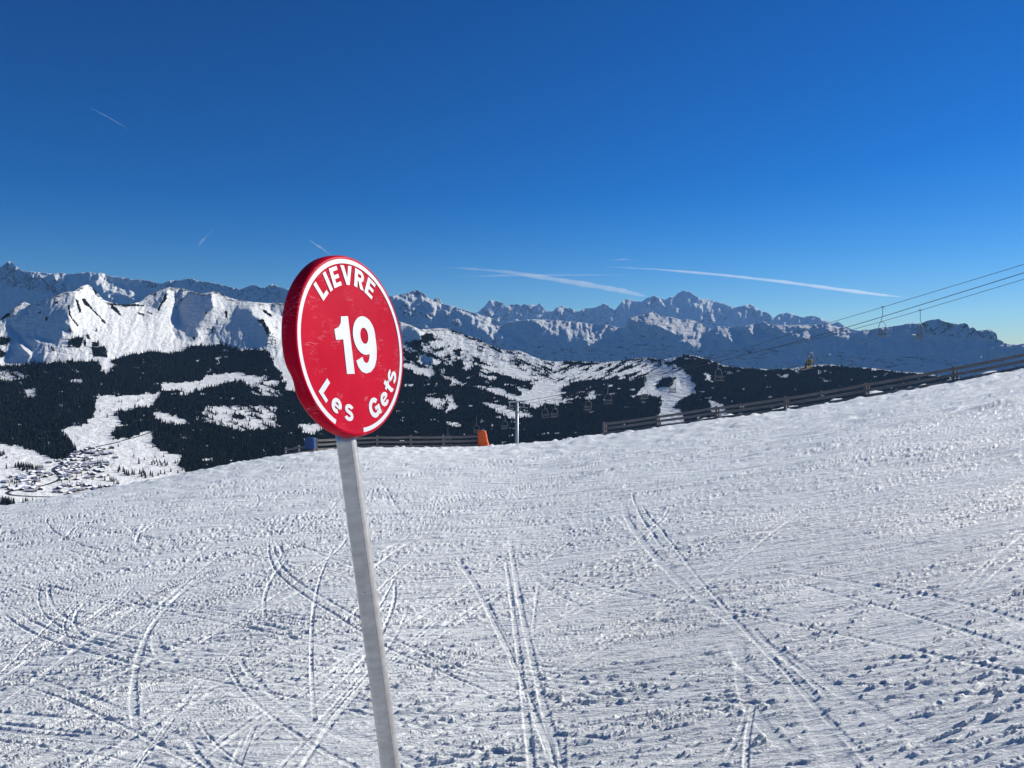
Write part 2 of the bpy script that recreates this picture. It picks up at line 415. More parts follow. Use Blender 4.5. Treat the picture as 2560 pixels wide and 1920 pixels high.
def build_field():
    # the rest of the hill round and behind the camera
    a = np.linspace(math.atan(1.30), 2 * math.pi - math.atan(1.30), 220); r = np.concatenate([np.linspace(.01, 3, 30), np.geomspace(3.2, 190, 90)])
    AA, RR = np.meshgrid(a, r); X = np.sin(AA) * RR; Y = np.cos(AA) * RR
    plane = -H0 + .13 * X - .10 * Y
    wR = smooth(math.radians(95), math.atan(1.30), AA); wL = smooth(2 * math.pi - math.radians(95), 2 * math.pi - math.atan(1.30), AA)
    c = math.cos(math.atan(1.30)); s_ = math.sin(math.atan(1.30))
    zr = ground(RR * s_, RR * c); zl = ground(-RR * s_, RR * c)
    Z = plane * (1 - wR - wL) + zr * wR + zl * wL + .05 * fbm(X * .3, Y * .3, 3, 5) * (RR > 2) * (1 - wR - wL) + .006 * fbm(X * 4, Y * 4, 3, 6) * smooth(0, .15, 1 - wR - wL) - .004
    grid = grid_mesh('snow_field', X, Y, Z, slope.data.materials[0], flip=True); tag(grid, None, None, kind='structure')
    t = np.linspace(-1.31, 1.31, 60); y = np.linspace(.01, 1.56, 30); TT, YY = np.meshgrid(t, y)
    g2 = grid_mesh('snow_patch', TT * YY, YY, ground(TT * YY, YY) - .004, slope.data.materials[0]); tag(g2, None, None, kind='structure')
build_field()
print('slope', round(time.time() - T0, 1))

# ------------------------------------------------------------------ piste sign
def rot_sign():
    b, a, r = math.radians(66.9), math.radians(6.1), math.radians(-3.3)
    Nh = Vector((math.sin(b), -math.cos(b), 0)); Hh = Vector((math.cos(b), math.sin(b), 0)); Zh = Vector((0, 0, 1))
    N = Nh * math.cos(a) + Zh * math.sin(a); U = Zh * math.cos(a) - Nh * math.sin(a)
    Rr = Hh * math.cos(r) - U * math.sin(r); Ur = U * math.cos(r) + Hh * math.sin(r)
    return Rr, Ur, N
SR, SU, SN = rot_sign()
SCEN = Vector((-.43287, 2.04118, -.00518)); RAD = .25

def red_mat():
    m, nt, p = newmat('red_plastic'); L = nt.links.new
    tc = nd(nt, 'ShaderNodeTexCoord')
    n0 = nd(nt, 'ShaderNodeTexNoise', i_Scale=5.0, i_Detail=4.0); L(tc.outputs['Object'], n0.inputs['Vector'])
    base = ramp(nt, n0.outputs['Fac'], [(.3, (.44, .002, .022)), (.7, (.52, .003, .026))])
    # scuffs: short pale scratches in clusters
    def scratch(rot, sc, thr, seedv):
        mp = nd(nt, 'ShaderNodeMapping'); mp.inputs['Rotation'].default_value = (0, 0, rot); mp.inputs['Scale'].default_value = sc; mp.inputs['Location'].default_value = (seedv, seedv * .7, 0)
        L(tc.outputs['Object'], mp.inputs['Vector'])
        n = nd(nt, 'ShaderNodeTexNoise', i_Scale=1.0, i_Detail=2.0, i_Distortion=.6); L(mp.outputs[0], n.inputs['Vector'])
        s = nd(nt, 'ShaderNodeMath', operation='SUBTRACT'); L(n.outputs['Fac'], s.inputs[0]); s.inputs[1].default_value = .5
        ab = nd(nt, 'ShaderNodeMath', operation='ABSOLUTE'); L(s.outputs[0], ab.inputs[0])
        mr = nd(nt, 'ShaderNodeMapRange'); mr.inputs['From Min'].default_value = thr; mr.inputs['From Max'].default_value = 0; L(ab.outputs[0], mr.inputs['Value'])
        return mr.outputs[0]
    sc = nd(nt, 'ShaderNodeMath', operation='MAXIMUM'); L(scratch(.3, (16, 60, 20), .012, 1.0), sc.inputs[0]); L(scratch(1.4, (14, 50, 20), .010, 4.0), sc.inputs[1])
    nm = nd(nt, 'ShaderNodeTexNoise', i_Scale=13.0, i_Detail=3.0); L(tc.outputs['Object'], nm.inputs['Vector'])
    mk = nd(nt, 'ShaderNodeMapRange'); mk.inputs['From Min'].default_value = .50; mk.inputs['From Max'].default_value = .62; L(nm.outputs['Fac'], mk.inputs['Value'])
    ml = nd(nt, 'ShaderNodeMath', operation='MULTIPLY'); L(sc.outputs[0], ml.inputs[0]); L(mk.outputs[0], ml.inputs[1])
    m2 = nd(nt, 'ShaderNodeMath', operation='MULTIPLY'); L(ml.outputs[0], m2.inputs[0]); m2.inputs[1].default_value = .4
    mix = nd(nt, 'ShaderNodeMix', data_type='RGBA'); L(m2.outputs[0], mix.inputs['Factor']); L(base.outputs[0], mix.inputs[6]); mix.inputs[7].default_value = (.72, .38, .42, 1)
    L(mix.outputs[2], p.inputs['Base Color']); p.inputs['Specular IOR Level'].default_value = .04
    rr = ramp(nt, n0.outputs['Fac'], [(.3, (.34,) * 3), (.7, (.46,) * 3)]); L(rr.outputs[0], p.inputs['Roughness'])
    nb = nd(nt, 'ShaderNodeTexNoise', i_Scale=260.0, i_Detail=2.0); L(tc.outputs['Object'], nb.inputs['Vector'])
    bp = nd(nt, 'ShaderNodeBump', i_Strength=.12, i_Distance=.001); L(nb.outputs['Fac'], bp.inputs['Height']); L(bp.outputs[0], p.inputs['Normal'])
    return m
RED = red_mat(); WHITE = simple('white_vinyl', (.64, .66, .68), .45, var=.05, scale=20)
def pole_mat():
    m, nt, p = newmat('weathered_aluminium'); L = nt.links.new
    tc = nd(nt, 'ShaderNodeTexCoord')
    mp = nd(nt, 'ShaderNodeMapping'); mp.inputs['Scale'].default_value = (40, 40, 1.6); L(tc.outputs['Object'], mp.inputs['Vector'])
    n = nd(nt, 'ShaderNodeTexNoise', i_Scale=1.0, i_Detail=6.0, i_Roughness=.6); L(mp.outputs[0], n.inputs['Vector'])
    n2 = nd(nt, 'ShaderNodeTexNoise', i_Scale=38.0, i_Detail=4.0); L(tc.outputs['Object'], n2.inputs['Vector'])
    r = ramp(nt, n.outputs['Fac'], [(.30, (.42, .41, .39)), (.68, (.60, .585, .56))])
    sp = nd(nt, 'ShaderNodeMapRange'); sp.inputs['From Min'].default_value = .70; sp.inputs['From Max'].default_value = .76; L(n2.outputs['Fac'], sp.inputs['Value'])
    mix = nd(nt, 'ShaderNodeMix', data_type='RGBA'); L(sp.outputs[0], mix.inputs['Factor']); L(r.outputs[0], mix.inputs[6]); mix.inputs[7].default_value = (.10, .09, .08, 1)
    L(mix.outputs[2], p.inputs['Base Color']); p.inputs['Metallic'].default_value = .6; p.inputs['Roughness'].default_value = .34
    bp = nd(nt, 'ShaderNodeBump', i_Strength=.15, i_Distance=.002); L(n.outputs['Fac'], bp.inputs['Height']); L(bp.outputs[0], p.inputs['Normal'])
    return m
POLE = pole_mat()

def build_sign():
    root = empty('piste_sign')
    M = Matrix((SR, SU, SN)).transposed().to_4x4(); M.translation = SCEN
    root.matrix_world = M
    tag(root, 'round red piste sign reading LIEVRE 19 Les Gets on a leaning grey metal pole', 'sign')
    # disc body: lathe with a rounded front lip, bulged rim and a shallow hand notch on one side
    prof = [(0, 0), (.60, 0), (.925, 0), (.948, .0008), (.965, .0016), (.982, .0010), (.994, -.0030), (1.0, -.0085), (1.002, -.018), (1.006, -.030), (1.004, -.040), (.99, -.047), (.96, -.051), (.8, -.053), (0, -.053)]
    n = 160; vs = []; fs = []
    for j, (r, z) in enumerate(prof):
        for k in range(n):
            a = 2 * math.pi * k / n; d = math.degrees(a) % 360
            rr = r * RAD; zz = z
            if j >= 8:
                back = .5 + .5 * math.cos(math.radians(d - 150)); zz = z * (.66 + .20 * back)
                notch = math.exp(-((d - 196) / 7.0) ** 2); rr -= .010 * notch * (r > .9)
                rr += .002 * math.exp(-((d - 150) / 34.0) ** 2) * (r > .9)
            vs.append((rr * math.cos(a), rr * math.sin(a), zz))
    for j in range(len(prof) - 1):
        for k in range(n):
            fs.append((j * n + k, j * n + (k + 1) % n, (j + 1) * n + (k + 1) % n, (j + 1) * n + k))
    mb = MB(); mb.add(vs, [f[::-1] for f in fs]); disc = mb.build('disc', RED, root, smooth=True)
    # white ring, open at the bottom
    z = .0012; mb = MB(); m = 150
    a0, a1 = math.radians(-93.5), math.radians(235.5)
    for k in range(m + 1):
        a = a0 + (a1 - a0) * k / m
        for r, zz in ((.958, z), (.908, z)): mb.v.append((r * RAD * math.cos(a), r * RAD * math.sin(a), zz))
    mb.f = [(2 * k, 2 * k + 2, 2 * k + 3, 2 * k + 1) for k in range(m)]
    mb.build('ring_stripe', WHITE, disc)
    # ---- lettering
    cnt = [0]
    def quad(mb, pts, place):
        zz = .0010 + .00012 * (cnt[0] % 4); cnt[0] += 1
        b = len(mb.v); mb.v += [(*place(x, y), zz) for x, y in pts]; mb.f.append(tuple(range(b, b + len(pts))))
    def strip(mb, A, B, place):
        zz = .0010 + .00012 * (cnt[0] % 4); cnt[0] += 1
        b = len(mb.v)
        for p, q in zip(A, B): mb.v.append((*place(*p), zz)); mb.v.append((*place(*q), zz))
        mb.f += [(b + 2 * k, b + 2 * k + 2, b + 2 * k + 3, b + 2 * k + 1) for k in range(len(A) - 1)]
    def stroke(mb, path, wdt, place):
        A, B = [], []
        for i, p in enumerate(path):
            q0 = path[max(i - 1, 0)]; q1 = path[min(i + 1, len(path) - 1)]
            dx, dy = q1[0] - q0[0], q1[1] - q0[1]; l = math.hypot(dx, dy) or 1
            A.append((p[0] - dy / l * wdt / 2, p[1] + dx / l * wdt / 2)); B.append((p[0] + dy / l * wdt / 2, p[1] - dx / l * wdt / 2))
        strip(mb, A, B, place)
    def arc(cx, cy, rx, ry, d0, d1, n=18):
        return [(cx + rx * math.cos(math.radians(d0 + (d1 - d0) * k / n)), cy + ry * math.sin(math.radians(d0 + (d1 - d0) * k / n))) for k in range(n + 1)]
    def rect(x0, y0, x1, y1): return [(x0, y0), (x1, y0), (x1, y1), (x0, y1)]
    def glyph(ch, mb, pl):          # unit cap height, centred in x
        if ch == 'L': quad(mb, rect(-.32, 0, -.06, 1), pl); quad(mb, rect(-.06, 0, .34, .22), pl)
        if ch == 'I': quad(mb, rect(-.13, 0, .13, 1), pl)
        if ch == 'E':
            quad(mb, rect(-.34, 0, -.08, 1), pl)
            for y0 in (0, .40, .80): quad(mb, rect(-.08, y0, .34 - (.04 if y0 == .4 else 0), y0 + .20), pl)
        if ch == 'V':
            quad(mb, [(-.46, 1), (-.17, 1), (.02, .26), (.13, 0), (-.13, 0)], pl); quad(mb, [(.46, 1), (.18, 1), (-.02, .26), (-.11, 0), (.13, 0)], pl)
        if ch == 'R':
            quad(mb, rect(-.38, 0, -.12, 1), pl)
            stroke(mb, [(-.13, .89), (.06, .89)] + arc(.06, .69, .20, .20, 85, -85) + [(-.13, .49)], .21, pl)
            quad(mb, [(-.06, .40), (.13, .46), (.42, 0), (.11, 0)], pl)
        if ch == 'e':
            stroke(mb, [(-.20, .36), (.27, .36)], .13, pl)
            stroke(mb, arc(0, .36, .235, .27, 0, 312, 34), .20, pl)
        if ch == 's':
            stroke(mb, arc(0, .52, .18, .135, 28, 235, 20)[:-1] + [(.02, .375)] + arc(0, .225, .19, .15, 60, -155, 20), .17, pl)
        if ch == 't':
            quad(mb, rect(-.11, .12, .13, .95), pl); quad(mb, rect(-.26, .55, .27, .72), pl)
            stroke(mb, arc(.14, .18, .135, .10, 175, 285, 10), .17, pl)
        if ch == 'G':
            stroke(mb, arc(0, .5, .33, .40, 32, 322, 40), .24, pl); quad(mb, rect(.02, .34, .43, .53), pl); quad(mb, rect(.24, .02, .43, .36), pl)
    def word(letters, cap, r_base, top=True):
        mb = MB()
        for ch, deg, wsc, *hs_ in letters:
            hsc = hs_[0] if hs_ else 1
            a = math.radians(deg)
            if top: cx, cy, th = r_base * math.cos(a), r_base * math.sin(a), a - math.pi / 2
            else: cx, cy, th = r_base * math.cos(a), r_base * math.sin(a), a + math.pi / 2
            def pl(x, y, cx=cx, cy=cy, th=th, wsc=wsc, hsc=hsc):
                x *= cap * wsc; y *= cap * hsc
                return RAD * (cx + x * math.cos(th) - y * math.sin(th)), RAD * (cy + x * math.sin(th) + y * math.cos(th))
            glyph(ch, mb, pl)
        return mb.build('lettering', WHITE, disc)
    word([('L', 127.0, .95), ('I', 115.6, 1.0), ('E', 104.4, 1.02), ('V', 88.3, 1.08), ('R', 71.5, 1.08), ('E', 55.5, 1.08)], .213, .672)
    word([('L', -145.0, 1.2), ('e', -128.3, 1.28, 1.05), ('s', -111.3, 1.45, 1.18)], .205, .845, False)
    word([('G', -73.5, 1.18, 1.08), ('e', -56.0, 1.28, 1.05), ('t', -43.2, 1.15, 1.05), ('s', -31.5, 1.4, 1.15)], .205, .860, False)
    mb = MB(); one = lambda x, y: (RAD * x, RAD * y)
    quad(mb, [(-.19, .33), (-.21, .26), (-.26, .215), (-.337, .198), (-.333, .083), (-.205, .083), (-.222, -.292), (-.080, -.303), (-.063, .33)][::-1], one)
    mb.build('numeral', WHITE, disc)
    mb = MB()
    strip(mb, arc(.200, .105, .217, .218, 0, 360, 48), arc(.197, .102, .076, .092, 0, 360, 48), one)
    A = [(.417, .10), (.417, .0), (.408, -.09), (.38, -.18), (.325, -.26), (.24, -.310), (.14, -.320), (.06, -.292), (.005, -.235), (-.018, -.165)]
    B = [(.272, .10), (.272, .0), (.262, -.08), (.245, -.145), (.215, -.19), (.185, -.205), (.150, -.200), (.128, -.182), (.115, -.155), (.112, -.130)]
    strip(mb, B, A, one); mb.build('numeral', WHITE, disc)
    # pole: top plate hidden in the disc, long straight tube into the snow
    def loc(p): return p
    mb = MB()
    def pring(y, r): return y, r
    ys = [(-.236, .0275), (-.26, .0275), (-.6, .0275), (-1.2, .0275), (-1.9, .0275), (-2.5, .0275)]
    path = [(-.040, y, -.042) for y, r in ys]
    mb.tube(path, .0272, 40); pole = mb.build('pole', POLE, root, smooth=True)
    mb = MB()           # raised extrusion seam along the pole
    mb.tube([(-.052, y, -.042 + .0247) for y, r in ys], .0012, 8); mb.build('seam', POLE, pole, smooth=True)
    for o in (root,): pass
    return root
sign = build_sign()

# ------------------------------------------------------------------ fences
def wood_mat():
    m, nt, p = newmat('grey_wood'); L = nt.links.new
    tc = nd(nt, 'ShaderNodeTexCoord'); mp = nd(nt, 'ShaderNodeMapping'); mp.inputs['Scale'].default_value = (1.2, 1.2, 14); L(tc.outputs['Object'], mp.inputs['Vector'])
    n = nd(nt, 'ShaderNodeTexNoise', i_Scale=1.0, i_Detail=7.0, i_Roughness=.7); L(mp.outputs[0], n.inputs['Vector'])
    r = ramp(nt, n.outputs['Fac'], [(.3, (.13, .115, .105)), (.7, (.32, .285, .26))]); L(r.outputs[0], p.inputs['Base Color'])
    p.inputs['Roughness'].default_value = .85
    bp = nd(nt, 'ShaderNodeBump', i_Strength=.5, i_Distance=.01); L(n.outputs['Fac'], bp.inputs['Height']); L(bp.outputs[0], p.inputs['Normal'])
    return m
WOOD = wood_mat()
def fence(label, posts, h, rails, double=True, sink=.5, posth=.08, group=None):
    """posts: list of (px, D); foot on the slope"""
    P = []
    for px, D in posts:
        t, _ = ray(px, 1000); x = float(t) * D; P.append(Vector((x, D, float(ground(x, D)))))
    root = empty('wooden_fence', P[0]); tag(root, label, 'fence', group)
    for i, p in enumerate(P):
        d = (P[min(i + 1, len(P) - 1)] - P[max(i - 1, 0)]); d.z = 0; d.normalize(); ang = math.atan2(d.y, d.x)
        nrm = Vector((-d.y, d.x, 0)); R = Matrix.Rotation(ang, 3, 'Z')
        mb = MB()
        hh = h + posth + random.uniform(-.03, .05)
        mb.box(p - P[0] - nrm * .0 + Vector((0, 0, (hh - sink) / 2)), (.17, .15, hh + sink), R)
        mb.build('post', WOOD, root, bevel=.012)
        if double:
            mb = MB(); mb.box(p - P[0] + d * .20 - nrm * .03 + Vector((0, 0, (hh - sink - .12) / 2)), (.12, .12, hh - .12 + sink), R); mb.build('post', WOOD, root, bevel=.012)
    for i in range(len(P) - 1):
        a, b = P[i], P[i + 1]; d = (b - a); hd = Vector((d.x, d.y, 0)).normalized(); nrm = Vector((-hd.y, hd.x, 0))
        if nrm.y > 0: nrm = -nrm
        for k, (zr, wr) in enumerate(rails):
            mb = MB(); off = nrm * (.105 + .004 * (i % 2)) 
            q0 = a + off + hd * .02 + Vector((0, 0, zr + random.uniform(-.02, .02))); q1 = b + off - hd * .02 + Vector((0, 0, zr + random.uniform(-.02, .02)))
            u = nrm * .022; v = Vector((0, 0, wr / 2))
            vs = []
            for s_ in range(7):
                f_ = s_ / 6; q = q0.lerp(q1, f_) - P[0] + Vector((0, 0, -.03 * math.sin(math.pi * f_)))
                vs += [q - u - v, q + u - v, q + u + v, q - u + v]
            fs = [(4 * s_ + k2, 4 * s_ + (k2 + 1) % 4, 4 * s_ + 4 + (k2 + 1) % 4, 4 * s_ + 4 + k2) for s_ in range(6) for k2 in range(4)] + [(3, 2, 1, 0), (24, 25, 26, 27)]
            mb.add(vs, fs); mb.build('rail', WOOD, root)
    return root, P
fence('three-rail weathered wooden fence climbing the snow slope to the right edge', [(1510, 60.5), (1643, 58), (1791, 55.5), (1963, 53), (2163, 50), (2382, 46.8), (2640, 43.5), (2950, 41)],
      1.04, [(.94, .20), (.58, .19), (.20, .19)])
root2, P2 = fence('three-rail wooden fence behind the red sign ending at the orange pad', [(1199, 71), (1107, 71.5), (1026, 71.5), (942, 71), (860, 70), (790, 68)],
      1.22, [(1.10, .20), (.68, .19), (.26, .19)], double=False)
fence('low end of wooden fence dropping down the hill beside the blue pad', [(783, 67), (745, 68.0), (712, 69.5)], .75, [(.62, .17), (.22, .17)], double=False)

# orange crash pad wrapped round the end post
def pad(name, label, px, D, h, w0, w1, mat, cat, lean=0.0, z0=-.15, group=None):
    t, _ = ray(px, 1000); x = float(t) * D; base = Vector((x, D - .35, float(ground(x, D - .35)) + z0))
    root = empty(name, base); tag(root, label, cat, group)
    n = 28; vs = []; prof = [(0, 1.0), (.02, 1.03), (.12, 1.0), (.5, .5), (.9, .06), (.96, 0.0), (1.0, -.12)]
    for zf, k in prof:
        wd = w1 + (w0 - w1) * max(k, -.3)
        for i in range(n):
            a = 2 * math.pi * i / n; c, s_ = math.cos(a), math.sin(a)
            ex = math.copysign(abs(c) ** .55, c) * wd / 2 + (lean * (k if k > 0 else 0)); ey = math.copysign(abs(s_) ** .55, s_) * wd * .42
            wr = 1 + .025 * math.sin(zf * 22 + 2 * a)
            vs.append((ex * wr, ey * wr, zf * h))
    m = len(prof)
    fs = [(j * n + i, j * n + (i + 1) % n, (j + 1) * n + (i + 1) % n, (j + 1) * n + i) for j in range(m - 1) for i in range(n)] + [tuple((m - 1) * n + i for i in range(n)), tuple(range(n))[::-1]]
    mb = MB(); mb.add(vs, fs); mb.build('padding', mat, root, smooth=True)
    for zf in (.3, .72):
        mb = MB()
        wd = w1 + (w0 - w1) * (1 - zf) * 1.0
        ring = [(math.copysign(abs(math.cos(a)) ** .55, math.cos(a)) * wd * .535 + lean * (1 - zf), math.copysign(abs(math.sin(a)) ** .55, math.sin(a)) * wd * .45, zf * h) for a in [2 * math.pi * i / 24 for i in range(25)]]
        mb.tube(ring, .018, 6, cap=False); mb.build('strap', mat, root)
    return root
ORANGE = simple('orange_tarpaulin', (.80, .115, .012), .5, var=.12, scale=2.5, bump=.3, bscale=8)
BLUE = simple('blue_tarpaulin', (.01, .06, .20), .5, var=.12, scale=2.5, bump=.3, bscale=8)
pad('crash_pad', 'orange padded boot at the right end of the wooden fence', 1205, 71, 1.75, 1.15, .78, ORANGE, 'crash pad', lean=.17)
pad('crash_pad', 'small blue pad on the fence corner left of the red sign pole', 777, 67, .95, .95, .9, BLUE, 'crash pad', z0=.40)

# ------------------------------------------------------------------ chairlift
STEEL = simple('galvanised_steel', (.30, .33, .36), .45, .3, var=.12, scale=3)
CABLE = simple('steel_cable', (.035, .04, .05), .5, .3)
SEATM = simple('dark_seat_slats', (.06, .06, .065), .6)
FRAME = simple('grey_chair_tube', (.17, .18, .20), .5, .2)
LD = Vector((-.535, .845, 0)); LN = Vector((.845, .535, 0))
def lineD(px, c):
    t, _ = ray(px, 960); return c / (.535 + .845 * float(t))
def spl(pts, n=160):
    xs = np.array([p[0] for p in pts], float)[::-1]; ys = np.array([p[1] for p in pts], float)[::-1]
    q = np.linspace(xs[0], xs[-1], n); y = np.interp(q, xs, ys)
    k = np.exp(-.5 * (np.arange(-8, 9) / 3.5) ** 2); k /= k.sum()
    yp = np.concatenate([2 * y[0] - y[8:0:-1], y, 2 * y[-1] - y[-2:-10:-1]])
    return q, np.convolve(yp, k, 'valid')
C1, C2, C3 = 76.6, 78.25, 79.9
L1 = [(2800, 583), (2560, 661), (2207, 768), (2060, 811), (1980, 834), (1882, 865), (1790, 897), (1650, 930), (1520, 960), (1363, 1002), (1270, 1019), (1192, 1044), (1118, 1071), (1000, 1112), (900, 1150)]
L2 = [(2800, 606), (2560, 682), (2180, 800), (1980, 858), (1798, 904), (1650, 935), (1500, 965), (1380, 992), (1292, 1004), (1192, 1032), (1118, 1060), (900, 1130)]
L3 = [(2800, 626), (2560, 698), (2301, 776), (2180, 811), (2031, 850), (1896, 879), (1793, 905), (1682, 930), (1600, 950), (1471, 980), (1387, 1000), (1312, 1019), (1265, 1031), (1180, 1062), (1000, 1120), (900, 1155)]
cables = {}
for nm, L_, c, r, lb in (('a', L1, C1, .024, 'upper steel haul cable of the chairlift crossing the sky'), ('b', L2, C2, .034, 'middle and thickest steel cable of the chairlift'), ('c', L3, C3, .024, 'lowest steel haul cable of the chairlift')):
    q, y = spl(L_); pts = [at(a, b, lineD(a, c)) for a, b in zip(q, y)]
    mb = MB(); mb.tube(pts, r, 6); o = mb.build('cable', CABLE, smooth=True); tag(o, lb, 'cable', 'chairlift cables'); cables[nm] = (q, y, c)
def on_cable(nm, px):
    q, y, c = cables[nm]; return at(px, float(np.interp(px, q, y)), lineD(px, c))

def chair_proto(flip=1):
    root = empty('lift_chair')
    mb = MB()      # hanger: straight rod with a swan bend, then down to the bell frame
    mb.tube([(0, 0, .02), (0, 0, -.5), (.0, .02, -1.05), (0, .10, -1.25), (0, .16, -1.38), (0, .10, -1.5), (0, 0, -1.58)], .032, 8); mb.box((0, 0, .03), (.10, .34, .10)); hg = mb.build('hanger', FRAME, root, smooth=False)
    mb = MB(); W = .68; top = -1.55; bot = -3.15
    bell = [(-W, 0, bot), (-W, 0, -2.35), (-W * .93, 0, -2.02), (-W * .70, 0, -1.74), (-W * .35, 0, -1.59), (0, 0, top), (W * .35, 0, -1.59), (W * .70, 0, -1.74), (W * .93, 0, -2.02), (W, 0, -2.35), (W, 0, bot)]
    mb.tube(bell, .030, 8); mb.tube([(-W, 0, bot), (W, 0, bot)], .028, 8)
    for s_ in (-1, 1): mb.tube([(s_ * W, 0, bot), (s_ * W, -.50, bot + .03)], .026, 6)
    mb.build('bell_frame', FRAME, root)
    mb = MB(); mb.box((0, -.26, bot + .05), (1.26, .48, .05)); mb.build('seat', SEATM, root, bevel=.01)
    mb = MB()
    for k in range(4): mb.box((0, .0, bot + .25 + .15 * k), (1.30, .03, .07))
    mb.build('backrest', SEATM, root)
    mb = MB(); mb.tube([(-W, -.04, -2.5), (-W * .9, -.55, -2.62), (W * .9, -.55, -2.62), (W, -.04, -2.5)], .020, 6); mb.build('safety_bar', FRAME, root)
    return root
def copy_tree(o, parent=None):
    c = o.copy(); COL.objects.link(c); c.parent = parent
    for ch in [x for x in bpy.data.objects if x.parent == o]: copy_tree(ch, c)
    return c
proto = chair_proto(); LA = math.atan2(LN.y, LN.x)
CH = [('a', 2207, 0, 'empty two-seat chair with round frame hanging against the sky, rightmost but one'), ('c', 2301, 1, 'rightmost lift chair, edge-on on the lowest cable against the sky'),
      ('a', 1797, 0, 'empty lift chair over the dark forest below the cable crossing'), ('c', 2028, 1, 'lift chair carrying two skiers in front of the snowy valley'),
      ('a', 1520, 0, 'empty lift chair with S-shaped hanger above the first bay of the right fence'), ('c', 1682, 1, 'lift chair in front of the sunlit piste clearing'),
      ('c', 1612, 1, 'lift chair at the left tip of the sunlit piste clearing'), ('c', 1471, 1, 'lift chair below the small snow patch left of the right fence'),
      ('c', 1387, 1, 'second lift chair to the right of the pylon'), ('a', 1363, 0, 'first lift chair to the right of the pylon'),
      ('c', 1262, 1, 'lift chair just left of the pylon mast'), ('a', 1191, 0, 'lift chair hanging directly above the orange pad'), ('a', 1120, 0, 'leftmost lift chair, behind the fence rails')]
chairs = []
for i, (nm, px, fl, lb) in enumerate(CH):
    o = proto if i == 0 else copy_tree(proto)
    chairs.append((o, nm, px, fl, lb))
for o, nm, px, fl, lb in chairs:
    o.location = on_cable(nm, px); o.rotation_euler = (0, 0, LA + (math.pi if fl else 0)); tag(o, lb, 'chairlift chair', 'chairs of the chairlift')

# pylon
D = C2 / (.535 + .845 * ((1292 - 1280) / F)); PB = at(1292, 1004, D)
py_ = empty('lift_pylon', (PB.x, PB.y, PB.z - 14)); tag(py_, 'grey steel chairlift pylon with crossarm standing behind the crest', 'pylon')
mb = MB(); mb.tube([(0, 0, -12), (0, 0, 0), (0, 0, 13.9)], [.42, .37, .33], 20); mb.build('mast', STEEL, py_, smooth=True)
mb = MB(); Rl = Matrix.Rotation(LA, 3, 'Z'); mb.box((0, 0, 14.0), (3.9, .30, .24), Rl); ca = mb.build('crossarm', STEEL, py_, bevel=.02)
for s_ in (-1, 1):
    o_ = LN * (1.65 * s_)
    mb = MB(); mb.box((o_.x, o_.y, 13.35), (.14, .2, 1.15), Rl)
    mb.box((o_.x, o_.y, 12.78), (.16, 2.6, .16), Matrix.Rotation(LA, 3, 'Z')); tw = mb.build('sheave_beam', STEEL, py_)
    for k in range(6):
        c_ = o_ + LD * ((k - 2.5) * .44); mb = MB(); mb.tube([c_ + Vector((0, 0, 12.66)) - LN * .06, c_ + Vector((0, 0, 12.66)) + LN * .06], .19, 14); mb.build('sheave', CABLE, tw)
mb = MB(); mb.box((0, 0, 12.2), (1.5, .5, .05), Rl); mb.tube([(-.7, 0, 12.2), (-.7, 0, 13.1), (.7, 0, 13.1), (.7, 0, 12.2)], .03, 6); mb.build('platform', STEEL, py_)

